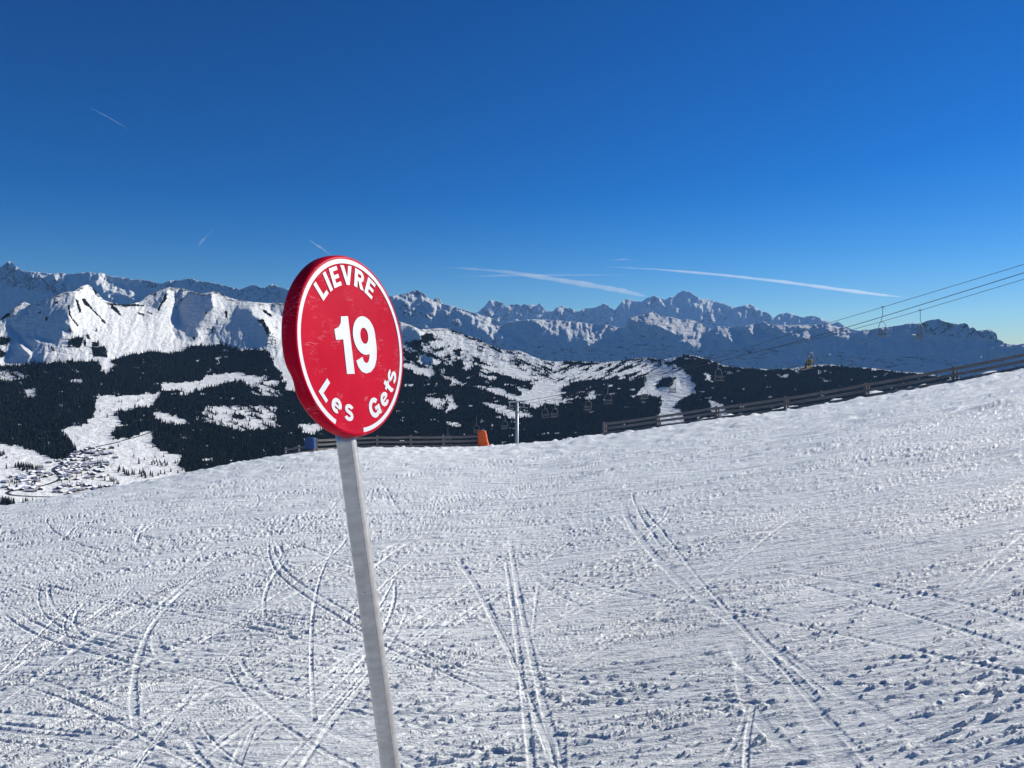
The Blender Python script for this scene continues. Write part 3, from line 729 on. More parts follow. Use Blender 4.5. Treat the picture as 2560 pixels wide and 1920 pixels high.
# two skiers riding the chair in front of the snowy valley
def skin_body(name, joints, edges, radii, mat, parent=None):
    me = bpy.data.meshes.new(name); me.from_pydata(joints, edges, []); me.update()
    o = finish(me, name, mat, parent); o.modifiers.new('skin', 'SKIN')
    for i, r in enumerate(radii): me.skin_vertices[0].data[i].radius = (r, r)
    me.skin_vertices[0].data[0].use_root = True
    s_ = o.modifiers.new('sub', 'SUBSURF'); s_.levels = s_.render_levels = 1
    return o
YEL = simple('yellow_jacket', (.42, .38, .05), .7); DK = simple('dark_ski_wear', (.03, .035, .05), .7); SKIN = simple('face_skin', (.45, .27, .2), .5); HELM = simple('helmet_shell', (.05, .05, .05), .3)
SKI = simple('ski_topsheet', (.20, .17, .17), .4)
ch = next(c for c in chairs if c[2] == 2028)[0]
for k, (sx, jm, lb) in enumerate(((-.32, YEL, 'person in a yellow jacket seated on the lift chair with skis hanging'), (.32, DK, 'person in dark ski clothes seated beside the yellow jacket on the chair'))):
    M = Matrix.Translation(ch.location) @ Matrix.Rotation(ch.rotation_euler.z, 4, 'Z')
    b = -3.08
    J = [(0, -.12, b + .10), (0, -.10, b + .35), (0, -.12, b + .58), (0, -.14, b + .72), (.19, -.14, b + .56), (-.19, -.14, b + .56), (.24, -.26, b + .32), (-.24, -.26, b + .32), (.16, -.44, b + .22), (-.16, -.44, b + .22), (.13, -.40, b + .08), (-.13, -.40, b + .08), (.14, -.50, b - .34), (-.14, -.50, b - .34), (.14, -.62, b - .40), (-.14, -.62, b - .40)]
    E_ = [(0, 1), (1, 2), (2, 3), (2, 4), (2, 5), (4, 6), (5, 7), (6, 8), (7, 9), (0, 10), (0, 11), (10, 12), (11, 13), (12, 14), (13, 15)]
    Rr_ = [.17, .18, .15, .07, .10, .10, .075, .075, .05, .05, .11, .11, .085, .085, .07, .07]
    p = skin_body('person', J, E_, Rr_, jm); p.matrix_world = M @ Matrix.Translation((sx, 0, 0)); tag(p, lb, 'person')
    bm_ = MB()
    for nm2, rx, zc, mt in (('face', .095, b + .86, SKIN), ('helmet', .125, b + .91, HELM)):
        mb = MB(); n = 12
        vs = [(rx * math.sin(math.pi * i / 8) * math.cos(2 * math.pi * j / n), -.15 + rx * 1.1 * math.sin(math.pi * i / 8) * math.sin(2 * math.pi * j / n) + (-.05 if nm2 == 'face' else 0), zc + rx * 1.15 * math.cos(math.pi * i / 8)) for i in range(9) for j in range(n)]
        mb.add(vs, [(i * n + j, i * n + (j + 1) % n, (i + 1) * n + (j + 1) % n, (i + 1) * n + j) for i in range(8) for j in range(n)]); mb.build(nm2, mt, p, smooth=True)
    for s_ in (-1, 1):
        mb = MB(); mb.box((s_ * .14, -.66, b - .50), (.085, 1.65, .025), Matrix.Rotation(.22, 3, 'X')); o = mb.build('ski', SKI); o.matrix_world = p.matrix_world.copy()
        tag(o, ('dull ' if k else 'grey ') + ('left' if s_ < 0 else 'right') + ' ski hanging under the seated skier ' + ('in dark clothes' if k else 'in the yellow jacket'), 'ski', 'skis of the chair riders')
print('near', round(time.time() - T0, 1))
# ------------------------------------------------------------------ distant terrain
# Each range is a relief whose distance field is solved from the slope directions of its faces:
# a face turned to the right (to the sun) recedes to the right, a face turned away recedes to the left.
ZT = {'1': (0, 600, 3.16), '2': (0, 920, 3.16), '4': (980, 680, 3.568), '5': (1560, 680, 3.568), '6': (2060, 640, 4.424),
      'a': (960, 700, 6.506), 'b': (1000, 880, 5.53), 'c': (1300, 860, 5.53), 'd': (0, 640, 6.144), 'e': (340, 680, 6.144),
      'v': (0, 1080, 7.373), 'r': (1380, 920, 3.568), 's': (1900, 840, 3.352), 'p': (0, 0, 1)}
def PG(z, s):
    """'x y x y ...' in survey sheet z -> photo pixels"""
    a = np.array(s.split(), float).reshape(-1, 2); x0, y0, k = ZT[z]
    return a / k + (x0, y0)
STEP = 2.0; U0, U1 = -500, 3060
US = np.arange(U0, U1 + 1, STEP)
def fill(mask, V, poly, val, mode='set'):
    """polygon fill on raster (rows V, columns US)"""
    x, y = poly[:, 0], poly[:, 1]
    r0, r1 = np.searchsorted(V, y.min()), np.searchsorted(V, y.max(), 'right')
    c0, c1 = np.searchsorted(US, x.min()), np.searchsorted(US, x.max(), 'right')
    if r1 <= r0 or c1 <= c0: return
    gx, gy = np.meshgrid(US[c0:c1], V[r0:r1]); ins = np.zeros(gx.shape, bool)
    for i in range(len(x)):
        xa, ya, xb, yb = x[i], y[i], x[i - 1], y[i - 1]
        if ya == yb: continue
        c = ((ya > gy) != (yb > gy)) & (gx < (xb - xa) * (gy - ya) / (yb - ya) + xa); ins ^= c
    sub = mask[r0:r1, c0:c1]
    sub[ins] = val
def blur_u(a, sig):
    n = int(3 * sig); k = np.exp(-.5 * (np.arange(-n, n + 1) / sig) ** 2); k /= k.sum()
    W = a.shape[1] + 2 * n; p = np.pad(a, ((0, 0), (n, n)), mode='edge')
    f = np.fft.rfft(p, axis=1) * np.fft.rfft(np.roll(np.pad(k, (0, W - len(k))), -n))[None]
    return np.fft.irfft(f, W, axis=1)[:, n:n + a.shape[1]]
def poisson(gx, gy):
    """least-squares surface with forward differences gx (H,W-1), gy (H-1,W)"""
    H, W = gx.shape[0], gy.shape[1]
    d = np.zeros((H, W)); d[:, :-1] += gx; d[:, 1:] -= gx; d[:-1] += gy; d[1:] -= gy
    e = np.concatenate([d, d[::-1]], 0); e = np.concatenate([e, e[:, ::-1]], 1)
    fe = np.fft.rfft2(e)
    ky = 2 * np.cos(np.pi * np.fft.fftfreq(2 * H) * 2) - 2; kx = 2 * np.cos(np.pi * np.fft.rfftfreq(2 * W) * 2) - 2
    den = ky[:, None] + kx[None]; den[0, 0] = 1
    fe = -fe / (-den) * 1.0; fe[0, 0] = 0
    r = np.fft.irfft2(fe, e.shape)[:H, :W]
    return -r if np.sum(np.diff(-r, axis=1) * gx) > np.sum(np.diff(r, axis=1) * gx) else r

class Range:
    def __init__(s, name, crest, vbot, Dref, ref, default, nlow, amp, label, matr, jag=1.2, hp=.85, back=.5, hs=160):
        s.hs = hs
        s.name = name
        c = np.array(crest, float); s.V = np.arange(c[:, 1].min() - 8, vbot + 1, STEP); H, W = len(s.V), len(US)
        cv = np.interp(US, c[:, 0], c[:, 1])
        cv = cv + jag * ridged(US / 9.0, US * 0 + 3.3, 3, 71 + len(name)) * .8 + jag * .5 * noise(US / 3.1, US * 0 + 8, 12)
        s.crest = cv; s.lit = np.full((H, W), float(default)); s.q = np.zeros((H, W)); s.rock = np.zeros((H, W)); s.wood = np.zeros((H, W))
        s.Dref, s.ref, s.nlow, s.amp, s.mat, s.label, s.hp, s.backf = Dref, ref, nlow, amp, matr, label, hp, back
    def put(s, what, val, z, *strs):
        for t in strs: fill(getattr(s, what), s.V, PG(z, t), val)
    def solve(s, qf=None):
        H, W = s.lit.shape; U, V = np.meshgrid(US, s.V)
        t, _ = ray(US, 850); Ar = np.clip(SUN_AZ - np.arctan(t), .3, 1.9)[None]
        sx, sy, sz = math.cos(SUN_EL) * np.sin(Ar), math.cos(SUN_EL) * np.cos(Ar), math.sin(SUN_EL)
        lit = s.lit
        q_l = 1.8 + .9 * smooth(.9, .4, Ar); q_s = .95
        g_l = 1.35 - .75 * smooth(1.1, 1.6, Ar); g_s = np.minimum((-.75 + sy - sz * q_s) / sx, -.3)
        k = np.clip(lit, 0, 1)
        q = q_s + (q_l - q_s) * k; g = g_s + (g_l - g_s) * k
        m = s.q > 0; q = np.where(m, s.q, q)
        n = s.nlow
        wv = 22 * fbm(U / 90, V / 50, 3, 5)
        rg = ridged((U + wv + (V - 800) * .5) / n, V / (n * 1.7), 4, 33)
        dn = np.zeros_like(rg); dn[:, 1:] = np.diff(rg, axis=1)
        s.amp = s.amp * (1 - .8 * smooth(885, 930, V)) if s.name.startswith('hills') else s.amp
        g = g + s.amp * np.clip(dn * n * .35, -1.6, 1.6) + s.amp * 1.5 * fbm((U + V * .6) / 8, V / 6, 4, 44)
        q = q * (1 + .35 * s.amp * fbm(U / 14, V / 7, 3, 45))
        q = np.clip(q, .35, 9)
        g = g - s.hp * blur_u(g, s.hs)
        gu = (g * STEP / F)[:, :-1]; gv = -(q * STEP / F)[:-1]       # V grows downwards
        rho = poisson(gu, gv)
        rv = np.interp(s.ref[1], s.V, rho[:, int((s.ref[0] - U0) / STEP)])
        rho = rho - rv + math.log(s.Dref)
        s.rho = rho
        # monotone outwards: nearer rows must not be behind higher rows
        s.rho = np.flipud(np.maximum.accumulate(np.flipud(s.rho) + np.arange(H)[:, None] * 0, axis=0))
        return s
    def dist(s, px, py):
        i = np.clip((np.asarray(py, float) - s.V[0]) / STEP, 0, len(s.V) - 1.001); j = np.clip((np.asarray(px, float) - U0) / STEP, 0, len(US) - 1.001)
        i0 = i.astype(int); j0 = j.astype(int); a = i - i0; b = j - j0; r = s.rho
        return np.exp((r[i0, j0] * (1 - b) + r[i0, j0 + 1] * b) * (1 - a) + (r[i0 + 1, j0] * (1 - b) + r[i0 + 1, j0 + 1] * b) * a)
    def point(s, px, py):
        px = np.asarray(px, float); py = np.maximum(np.asarray(py, float), np.interp(px, US, s.crest))
        r = s.dist(px, py); t, e = ray(px, py); y = r / np.sqrt(1 + t * t)
        return np.stack([t * y, y, e * y], -1)
    def build(s):
        rows = int((s.V[-1] - s.V[0]) / STEP * 1.15)
        f = np.linspace(0, 1, rows)[:, None]
        PY = s.V[-1] + (s.crest[None] - s.V[-1]) * f; PX = np.broadcast_to(US[None], PY.shape)
        P = s.point(PX, PY)
        def samp(a):
            i = np.clip(((PY - s.V[0]) / STEP).round().astype(int), 0, len(s.V) - 1); return np.take_along_axis(a, i, 0) if False else a[i, np.arange(a.shape[1])[None]]
        rock, wood = samp(s.rock), samp(s.wood)
        # the far side of the range falls away behind the crest
        top = P[-1]; rr = np.hypot(top[:, 0], top[:, 1])[:, None]; dirn = top[:, :2] / rr
        hgt = np.maximum(top[:, 2] - P[0][:, 2], 60)
        B = []
        for k in range(1, 9):
            fr = k / 8; dd = (hgt * 1.6 * fr * s.backf)[:, None]
            z = top[:, 2] - hgt * (fr ** 1.2) * s.backf * (1 + .1 * noise(US / 14, US * 0 + k, 9))
            B.append(np.concatenate([top[:, :2] + dirn * dd, z[:, None]], 1))
        P = np.concatenate([P, np.array(B)], 0)
        rock = np.concatenate([rock] + [rock[-1:]] * 8, 0); wood = np.concatenate([wood] + [wood[-1:] * 0] * 8, 0)
        o = grid_mesh(s.name, P[..., 0], P[..., 1], P[..., 2], s.mat, {'rock': rock, 'wood': wood})
        tag(o, s.label, None, kind='structure'); return o

def xy(s): return np.array(s.split(), float).reshape(-1, 2).tolist()
# --- the highest massif, 38 km away
A = Range('distant_mountains', xy('-500 860 900 860 1150 800 1193 781 1210 767 1224 750 1241 753 1256 756 1263 763 1267 770 1274 760 1286 761 1295 759 1302 764 1311 760 1320 763 1330 761 1342 764 1349 757 1357 767 1364 777 1372 778 1384 777 1389 770 1402 764 1417 771 1426 769 1440 777 1448 778 1462 771 1484 769 1501 764 1512 757 1524 767 1536 775 1541 771 1555 753 1566 747 1577 748 1588 753 1605 753 1617 745 1636 738 1647 744 1664 749 1675 741 1686 742 1694 733 1708 726 1722 728 1734 735 1744 742 1753 747 1767 747 1784 753 1804 757 1821 763 1836 769 1854 764 1879 760 1891 771 1907 779 1921 782 1934 795 1947 785 1966 781 1983 786 2006 793 2025 789 2039 790 2059 798 2081 809 2095 803 2109 814 2129 823 2149 826 2300 850 2560 862 3060 850'),
          900, 38000, (1700, 800), 0.12, 36, .8, 'highest snow massif with a domed summit on the horizon', mountain_mat('far_massif', .0022, 170, (.16, .15, .15)), jag=.6)
A.put('lit', .95, '5', '370 270 450 262 460 300 520 300 420 312 350 312 290 220 330 240', '720 240 800 262 840 310 700 345 600 275', '840 310 930 410 880 380', '1140 290 1240 360 1180 350', '950 430 1080 470 1040 480', '0 330 30 360 10 500 0 500', '1700 395 1780 420 1860 470 1800 450')
A.put('lit', .35, '5', '480 200 600 200 640 240 560 290 460 260', '1000 330 1100 320 1180 420 1080 440')
A.put('lit', .9, '4', '1960 350 2080 440 2060 470 1990 420', '1150 315 1190 340 1180 350', '2050 265 2110 250 2060 310')
A.put('rock', .38, '4', '760 360 870 240 1000 270 1320 275 1900 275 2000 330 1990 470 1600 440 1200 420 900 440'); A.put('rock', .34, '5', '680 400 820 310 940 420 900 480 700 470', '1050 330 1140 290 1300 380 1300 470 1080 440', '200 250 270 210 300 300 200 330')
# --- the middle ranges, 14 to 24 km
B = Range('middle_mountains', xy('-500 730 -200 700 -60 690 0 668 13 659 22 652 32 657 44 668 57 677 73 678 104 681 136 684 155 681 168 685 190 683 225 679 240 684 253 681 275 689 294 693 316 693 332 699 351 697 380 703 402 709 424 701 449 700 478 695 497 703 522 704 544 709 570 715 601 723 617 717 633 711 652 719 665 717 680 709 700 717 760 735 860 742 980 740 997 736 1022 731 1040 724 1056 731 1069 742 1075 748 1084 749 1088 745 1094 744 1101 748 1104 757 1126 764 1148 769 1173 778 1187 782 1204 788 1224 793 1243 800 1256 812 1274 805 1322 798 1372 799 1428 803 1484 810 1512 810 1540 817 1561 821 1567 808 1569 796 1585 791 1616 784 1633 778 1652 791 1678 792 1706 800 1717 797 1739 802 1756 809 1779 823 1793 815 1823 817 1854 817 1880 810 1900 806 1907 802 1921 810 1952 812 2008 812 2050 810 2092 816 2120 823 2140 833 2157 824 2175 824 2196 819 2248 813 2272 808 2304 808 2315 802 2331 798 2347 797 2361 804 2376 807 2395 810 2413 807 2419 810 2424 821 2433 817 2442 826 2462 824 2474 822 2487 830 2492 837 2494 848 2505 851 2510 857 2535 863 2560 858 2700 850 3060 855'),
          990, 17000, (1400, 850), 0.0, 30, .55, 'blue shaded middle mountain ranges with sunlit snow plateaus', mountain_mat('middle_ranges', .0055, 120, (.12, .12, .12)), jag=.9, hp=.6, hs=300)
B.put('lit', 1, 'd', '450 290 630 250 760 270 1030 280 1030 380 960 360 900 340 870 380 820 290 740 320 700 360 600 310 480 330', '1360 350 1480 350 1600 270 1700 400 1860 430 1960 500 2212 520 2180 690 2120 700 1930 600 1760 560 1560 480 1480 430', '1530 580 1840 640 1750 660', '1200 440 1260 460 1220 470', '1070 380 1110 460 1100 460', '1210 330 1250 340 1220 355')
B.put('lit', .55, 'd', '1250 400 1330 390 1480 520 1300 560 1250 480')
B.put('lit', 1, 'e', '0 260 160 270 310 300 100 420 0 460', '510 130 560 120 610 190 520 180', '1310 190 1340 200 1330 215', '2120 200 2150 215 2130 230')
B.put('rock', .42, 'd', '0 180 130 90 340 230 480 300 860 380 1000 400 1040 520 860 620 560 540 280 500 0 430'); B.put('rock', .30, 'e', '0 120 300 170 850 90 1200 180 1650 270 1780 190 2212 220 2212 470 1700 430 1200 280 700 230 500 230 0 240')
B.put('lit', 1, 'a', '120 260 400 210 600 250 760 300 830 350 940 370 930 440 1110 530 1040 530 900 450 860 510 780 400 600 300 440 300 400 400 330 360 300 330', '560 370 640 460 600 460', '640 360 720 470 690 440', '1130 450 1350 520 1560 620 1550 560 1750 640 1930 760 2000 850 2200 940 2180 1030 2000 980 1900 860 1720 860 1830 1000 1700 900 1600 800 1400 720 1430 640 1520 660', '1400 790 1640 990 1390 890', '690 580 790 590 780 690', '750 720 830 770 760 780', '290 480 430 500 560 590 400 530', '1020 740 1060 760 1040 780', '1110 760 1130 780 1100 785', '1160 670 1210 700 1180 705', '2110 1090 2140 1090 2190 1140 2120 1130')
B.put('rock', .45, 'a', '420 200 530 160 680 210 720 280 600 250 400 210', '820 350 860 290 910 300 920 350'); B.put('rock', .28, 'a', '950 380 1100 430 1500 560 1430 640 1350 520 950 440', '200 380 1300 640 1400 780 900 700 400 600 220 500')
B.put('lit', 1, '4', '1220 422 1400 430 1600 440 1800 465 1900 470 2070 500 1990 580 1880 630 1780 640 1700 600 1560 560 1400 550 1320 555 1370 500 1300 460', '1360 590 1450 610 1520 660 1420 640')
B.put('lit', .25, '4', '1480 500 1560 520 1540 550', '1700 560 1780 580 1760 600', '1300 470 1360 480 1330 500')
B.put('q', .6, '4', '1990 590 2110 410 2212 460 2212 560 1990 700'); B.put('q', .55, '5', '0 430 60 420 150 465 300 480 520 575 330 600 0 560')
B.put('lit', 1, '5', '90 395 200 370 260 350 330 395 420 400 520 430 560 420 640 435 780 510 700 560 520 572 380 530 300 475 150 468 60 425', '330 610 500 585 830 590 830 605 730 620 720 660 620 660 560 620', '830 490 940 490 1060 570 1050 610 1170 715 1030 680 930 590 840 560', '1100 490 1180 470 1310 580 1160 580', '1270 460 1400 470 1850 470 2040 540 1900 545 1800 500 1480 490 1350 525', '1530 550 1650 520 1780 575 1660 610', '1740 740 1900 660 2050 630 2212 660 2120 770 2020 690 1850 740', '1310 795 1600 770 1830 800 1500 820', '1190 735 1240 730 1220 755', '1560 680 1620 670 1600 695')
B.put('lit', 1, '6', '430 815 510 820 520 880 640 940 480 900', '150 1010 300 980 470 1030 400 1110 280 1050 160 1060', '290 1040 420 1130 380 1120', '750 930 820 975 780 970', '860 950 960 985 1080 1010 940 990', '890 905 930 925 900 925', '1120 740 1190 750 1170 775 1130 770', '1280 970 1390 980', '1340 1035 1430 1060 1380 1055', '980 1080 1030 1070 1110 1130 1210 1150 1140 1190 1060 1150', '800 1180 940 1130 860 1190', '1740 990 1880 955 1990 960 2100 990 1850 1015', '1690 1035 1880 1040 1740 1060', '1900 1040 2140 1040 2000 1060', '1450 1185 1600 1120 1560 1170', '1700 1080 1860 1100 1740 1130', '1470 1230 1600 1200 1620 1230 1520 1250', '1650 1200 1820 1140 1950 1150 2000 1210 1690 1280', '720 800 940 800 940 830 840 800')
B.put('rock', .30, '6', '1080 745 1270 690 1600 745 1700 830 1900 850 1920 920 1700 900 1300 880 1000 860 1000 800'); B.put('q', .7, '6', '1000 760 1270 700 1600 760 1900 850 1910 950 1500 960 1100 900')
B.put('wood', .42, 'p', '1150 858 1240 850 1300 862 1400 868 1500 866 1570 846 1640 856 1700 870 1780 880 1900 866 2000 880 2050 888 2100 878 2180 895 2300 890 2420 905 2560 900 3060 900 3060 1000 1150 1000')
B.put('wood', .30, '6', '0 1060 160 1130 220 1200 700 1240 1000 1200 1100 1180 1400 1220 1400 1330 0 1260'); B.put('wood', .36, '5', '1350 740 1480 690 1620 700 1640 760 1700 790 1200 800'); B.put('wood', 0, '6', '1450 1185 1600 1120 1560 1170', '1470 1230 1600 1200 1620 1230 1520 1250', '1650 1200 1820 1140 1950 1150 2000 1210 1690 1280', '800 1180 940 1130 860 1190')
B.put('wood', 0, '5', '1310 795 1600 770 1830 800 1500 820')
# --- the near ridges, forest slopes and valley, 3 to 10 km
CR = xy('-500 830 -200 815 0 799 16 784 32 772 60 754 76 760 95 757 117 747 136 741 158 731 187 727 203 715 218 711 231 717 244 733 259 749 275 755 294 760 320 761 348 755 373 736 396 727 421 717 437 719 456 721 487 730 506 734 532 728 547 731 566 741 595 750 633 755 668 757 700 757 800 768 900 785 1000 804 1028 813 1050 823 1100 820 1128 823 1148 831 1176 841 1204 851 1232 865 1249 873 1274 876 1297 876 1316 883 1333 892 1355 899 1384 904 1428 902 1470 905 1512 905 1540 903 1568 898 1608 894 1638 896 1652 901 1672 896 1692 893 1711 886 1739 889 1767 897 1795 907 1812 914 1840 918 1924 923 1980 921 2022 913 2078 911 2121 917 2180 920 2252 929 2304 932 2343 938 2376 943 2560 960 3060 980')
Cg = Range('hills_and_valley', CR, 1300, 6500, (550, 865), .78, 30, .29, 'near ridges and snowy valley below the slope', mountain_mat('near_ridges', .012, 30, (.09, .085, .075), slope=.2), jag=.7, hp=.6, back=.35)
U_, V_ = np.meshgrid(US, Cg.V)
bot = smooth(880, 1000, V_)
Cg.q[:] = np.where(V_ > 905, 2.2 + 1.6 * smooth(1060, 1180, V_), 0)
Cg.put('lit', 0, 'd', '1150 560 1200 600 1140 650 1130 800 1060 780 1030 900 1060 960 960 1010 1090 1080 1080 1160 950 1130 960 1240 840 1310 560 1220 260 1190 120 1060 250 990 400 850 480 780 640 720 850 620 1000 560', '-900 440 0 440 280 510 560 560 840 620 640 700 480 740 400 690 330 700 160 870 0 950 -900 900', '160 1200 260 1230 480 1480 500 1560 380 1650 0 1650 160 1500 170 1400 250 1380', '280 1210 600 1300 740 1350 500 1430 380 1330', '500 1500 640 1480 820 1460 700 1500 640 1600 500 1600')
Cg.put('lit', 1, 'd', '1150 600 1320 430 1400 450 1640 720 2212 760 2212 1500 1700 1560 700 1560 660 1540 820 1340 960 1240 1090 1160 1060 960 1140 700', '160 870 330 700 450 740 420 780 400 850 290 950', '0 990 160 930 240 960 120 1040 0 1040', '90 1070 500 1480 500 1530 440 1510 100 1150', '270 1190 740 1340 600 1320 400 1240')
Cg.put('lit', 1, 'e', '500 230 640 250 830 280 770 380 680 470 620 550 640 780 940 830 1000 1100 800 1120 0 1200 0 540 330 570', '1160 330 1210 290 1450 400 1600 430 1900 470 2212 480 2030 580 1780 560 1560 560 1480 690 1200 820 1150 860 940 810 1070 680 1180 540', '1760 590 1900 540 2080 640 2212 750 2212 1050 2050 900 1980 750 1800 670')
Cg.put('lit', 0, 'e', '-60 490 40 460 300 310 500 240 440 370 330 540 200 520 60 490', '790 350 1060 330 1160 340 1150 440 1180 540 1070 600 1060 660 940 800 920 830 660 800 640 600 610 560 680 470', '1560 560 1780 560 1780 670 1950 740 2050 900 2010 1100 1500 1170 1000 1100 1180 840 1320 770 1480 690', '2050 560 2090 500 2400 510 2400 700 2080 620', '590 270 610 450 640 460 600 270', '650 300 670 460 720 280 690 260')
Cg.put('lit', .35, 'e', '560 880 760 840 900 870 960 960 880 1050 620 1020')
Cg.put('q', 1.5, 'e', '0 540 330 570 500 230 830 280 640 780 400 1000 0 1000'); Cg.put('q', 0, 'e', '790 350 1060 330 1160 340 1150 440 1180 540 1070 600 1060 660 940 800 920 830 660 800 640 600 610 560 680 470')
Cg.put('lit', 0, 'a', '270 740 430 740 560 850 590 980 330 1010', '-900 600 240 690 300 760 300 1000 -900 1000', '640 1240 780 1260 800 1340 740 1400 640 1320')
Cg.put('lit', 0, 'c', '1760 420 1950 280 2100 290 2212 330 2212 500 2050 600 1900 600 1880 570 2000 440 1870 500 1700 590', '2150 330 2400 350 2600 500 2500 600 2212 560', '1830 610 1950 600 2150 620 1950 660')
Cg.put('lit', .95, 'a', '250 690 330 700 560 780 680 850 600 840 400 750')
Cg.put('wood', .30, 'd', '1140 660 1500 480 1560 640 1640 720 1330 860 1200 800')
for R_, kk, th in ((A, 30, .20), (B, 34, .16)):
    uu, vv = np.meshgrid(US, R_.V); nn_ = fbm((uu - vv * .9) / kk, (vv + uu * .28) / (kk * .32), 4, 81)
    R_.lit = np.maximum(R_.lit, .85 * smooth(th, th + .12, nn_) * (uu > 860) * (R_.wood < .1) * smooth(885, 860, vv))
    R_.lit = np.where((R_.lit > .8) & (fbm(uu / 15, vv / 4.5, 3, 83) < -.42), .1, R_.lit)
Cg.rock[:] = np.where(V_ < Cg.crest[None] + 8, .46, .26) * (V_ < 880)
for R_ in (A, B, Cg): R_.solve()
A.build(); B.build()
print('ranges', round(time.time() - T0, 1), 'village z', Cg.point([150.], [1180.])[0], 'front crest', Cg.point([550.], [865.])[0], Cg.point([300.], [800.])[0], Cg.point([1300.], [1080.])[0], Cg.point([2200.], [960.])[0])

# ------------------------------------------------------------------ forests
FM = np.zeros(Cg.lit.shape)          # tree density on the near range
def fm(v, z, *s):
    for t in s: fill(FM, Cg.V, PG(z, t), v)
fm(1, 'p', '-500 912 0 912 47 912 76 906 127 905 190 902 225 903 250 901 253 925 262 935 275 901 294 894 342 882 392 875 424 885 443 878 462 872 475 865 522 862 563 860 585 869 601 875 639 871 671 876 687 894 700 916 740 930 800 950 1000 960 1000 1300 -500 1300')
fm(0, 'p', '253 898 277 898 279 920 262 935 254 925', '237 1012 239 986 316 988 364 983 399 980 402 961 427 956 506 952 513 939 560 931 592 929 620 936 668 942 652 955 617 961 601 948 554 958 506 971 475 980 453 990 449 974 405 974 386 999 378 1015 340 1020 290 1033 300 1060 340 1062 352 1078 386 1075 377 1091 380 1110 399 1126 456 1138 453 1148 440 1160 462 1173 462 1200 400 1290 -500 1300 -500 1100 0 1107 41 1113 82 1126 133 1148 158 1148 190 1122 171 1100 152 1075 177 1065 215 1059 234 1031',
   '54 972 84 971 92 990 66 995', '140 1008 155 1007 156 1016 142 1014', '174 948 206 949 200 955 176 956', '377 1031 405 1028 459 1047 478 1056 456 1059 415 1059 396 1047', '670 868 700 868 715 900 745 960 740 978 715 972 700 930 686 915', '695 903 730 900 740 960 735 975 712 972', '742 1060 795 1057 812 1066 790 1080 765 1085', '502 1148 530 1144 528 1152 505 1152', '540 900 546 890 548 902 543 908', '0 925 50 930 66 945 30 950 0 948')
fm(.42, 'p', '510 1015 690 1015 690 1070 600 1075 505 1050', '0 925 50 930 66 945 30 950 0 948', '620 955 690 950 700 990 640 985')
fm(1, 'p', '285 1031 340 1018 377 1028 390 1050 400 1068 352 1078 335 1068 290 1042', '282 1078 290 1066 350 1060 352 1085 320 1092 282 1100')
# right-hand half
fm(1, 'p', '980 890 1020 900 1060 930 1100 930 1160 940 1232 970 1290 990 1330 985 1400 1000 1400 930 1384 904 1428 902 1512 905 1540 903 1568 898 1608 894 1638 896 1652 901 1672 896 1692 893 1711 886 1739 889 1767 897 1812 914 1924 923 1980 921 2078 911 2252 929 2376 943 2560 960 3060 980 3060 1300 980 1300')
fm(.30, 'a', '300 1100 370 1000 600 1080 640 1010 720 1000 760 860 900 850 1080 800 1900 1150 2212 1150 2900 1240 3000 1700 2212 1659 1900 1450 1500 1300 1100 1350 400 1200')
fm(0, 'a', '900 850 1100 820 1400 980 1700 1080 1850 1160 2212 1300 2300 1659 2212 1620 1850 1420 1500 1180 1100 1060 800 880')
fm(.42, 'a', '1450 1060 1750 1090 2212 1240 2500 1400 2300 1450 1900 1300 1500 1130')
fm(1, 'a', '370 1000 560 980 640 870 700 850 800 880 850 950 720 1000 730 1080 600 1000 560 1010 660 1120 500 1130 420 1070 340 1080', '1080 780 1300 880 1600 970 1900 1140 1850 1150 1600 1020 1400 940 1100 830', '370 1060 520 1100 620 1150 800 1200 960 1280 1100 1340 1000 1340 800 1260 600 1200 500 1150', '300 1100 430 1170 560 1290 700 1410 700 1440 560 1400 400 1290 300 1240', '740 1080 800 1100 950 1110 960 1140 870 1170 790 1160', '1120 1130 1240 1120 1260 1150 1200 1160 1250 1230 1170 1210', '980 1230 1060 1200 1100 1280 1090 1310 1000 1270', '1040 1050 1080 1030 1120 1090 1040 1080', '1440 1270 1530 1260 1600 1330 1720 1380 1840 1430 2212 1640 2100 1659 1700 1659 1500 1500 1420 1380')
fm(1, 'b', '60 190 130 200 180 290 420 350 500 300 430 240 430 200 560 130 700 180 720 130 800 90 860 120 910 190 850 210 980 230 1010 170 1000 80 1060 70 1170 150 1300 190 1500 260 1600 320 1640 380 1800 400 1850 460 1840 510 1780 520 1600 460 1670 540 1680 590 1600 600 1480 560 1400 500 1250 480 1000 450 900 440 860 460 700 400 560 340')
fm(.62, 'b', '1480 100 1900 120 2212 250 2212 320 1900 330 1700 260 1500 180')
fm(0, 'b', '60 130 200 180 490 300 420 350 250 300 60 200', '580 320 700 340 850 420 910 410 900 440 860 465 740 420 620 360', '1000 450 1250 490 1400 510 1500 570 1600 610 1680 590 1670 540 1600 465 1780 525 1850 500 1840 420 1900 430 1950 380 2010 400 1960 470 2020 620 2212 600 2212 740 1980 690 1880 780 1780 730 1600 670 1400 600 1200 530 1080 480',
   '1110 230 1180 240 1300 270 1180 300 1120 260', '1060 290 1340 340 1240 370 1080 310', '860 210 960 220 950 250 880 230', '1110 700 1200 690 1300 720 1470 740 1560 800 1780 840 1830 880 1700 900 1500 920 1400 840 1250 750', '330 620 550 630 470 740 440 660', '620 580 700 600 720 690 800 740 780 780 640 830 620 790 670 740 640 640', '640 980 700 960 820 980 830 1030 700 1020', '1170 400 1200 400 1180 420', '860 310 890 320 880 330', '1310 880 1390 880 1340 910', '1240 980 1280 970 1260 1050', '60 440 160 440 150 470 70 460', '480 440 520 440 500 470', '1560 965 1680 970 1640 990')
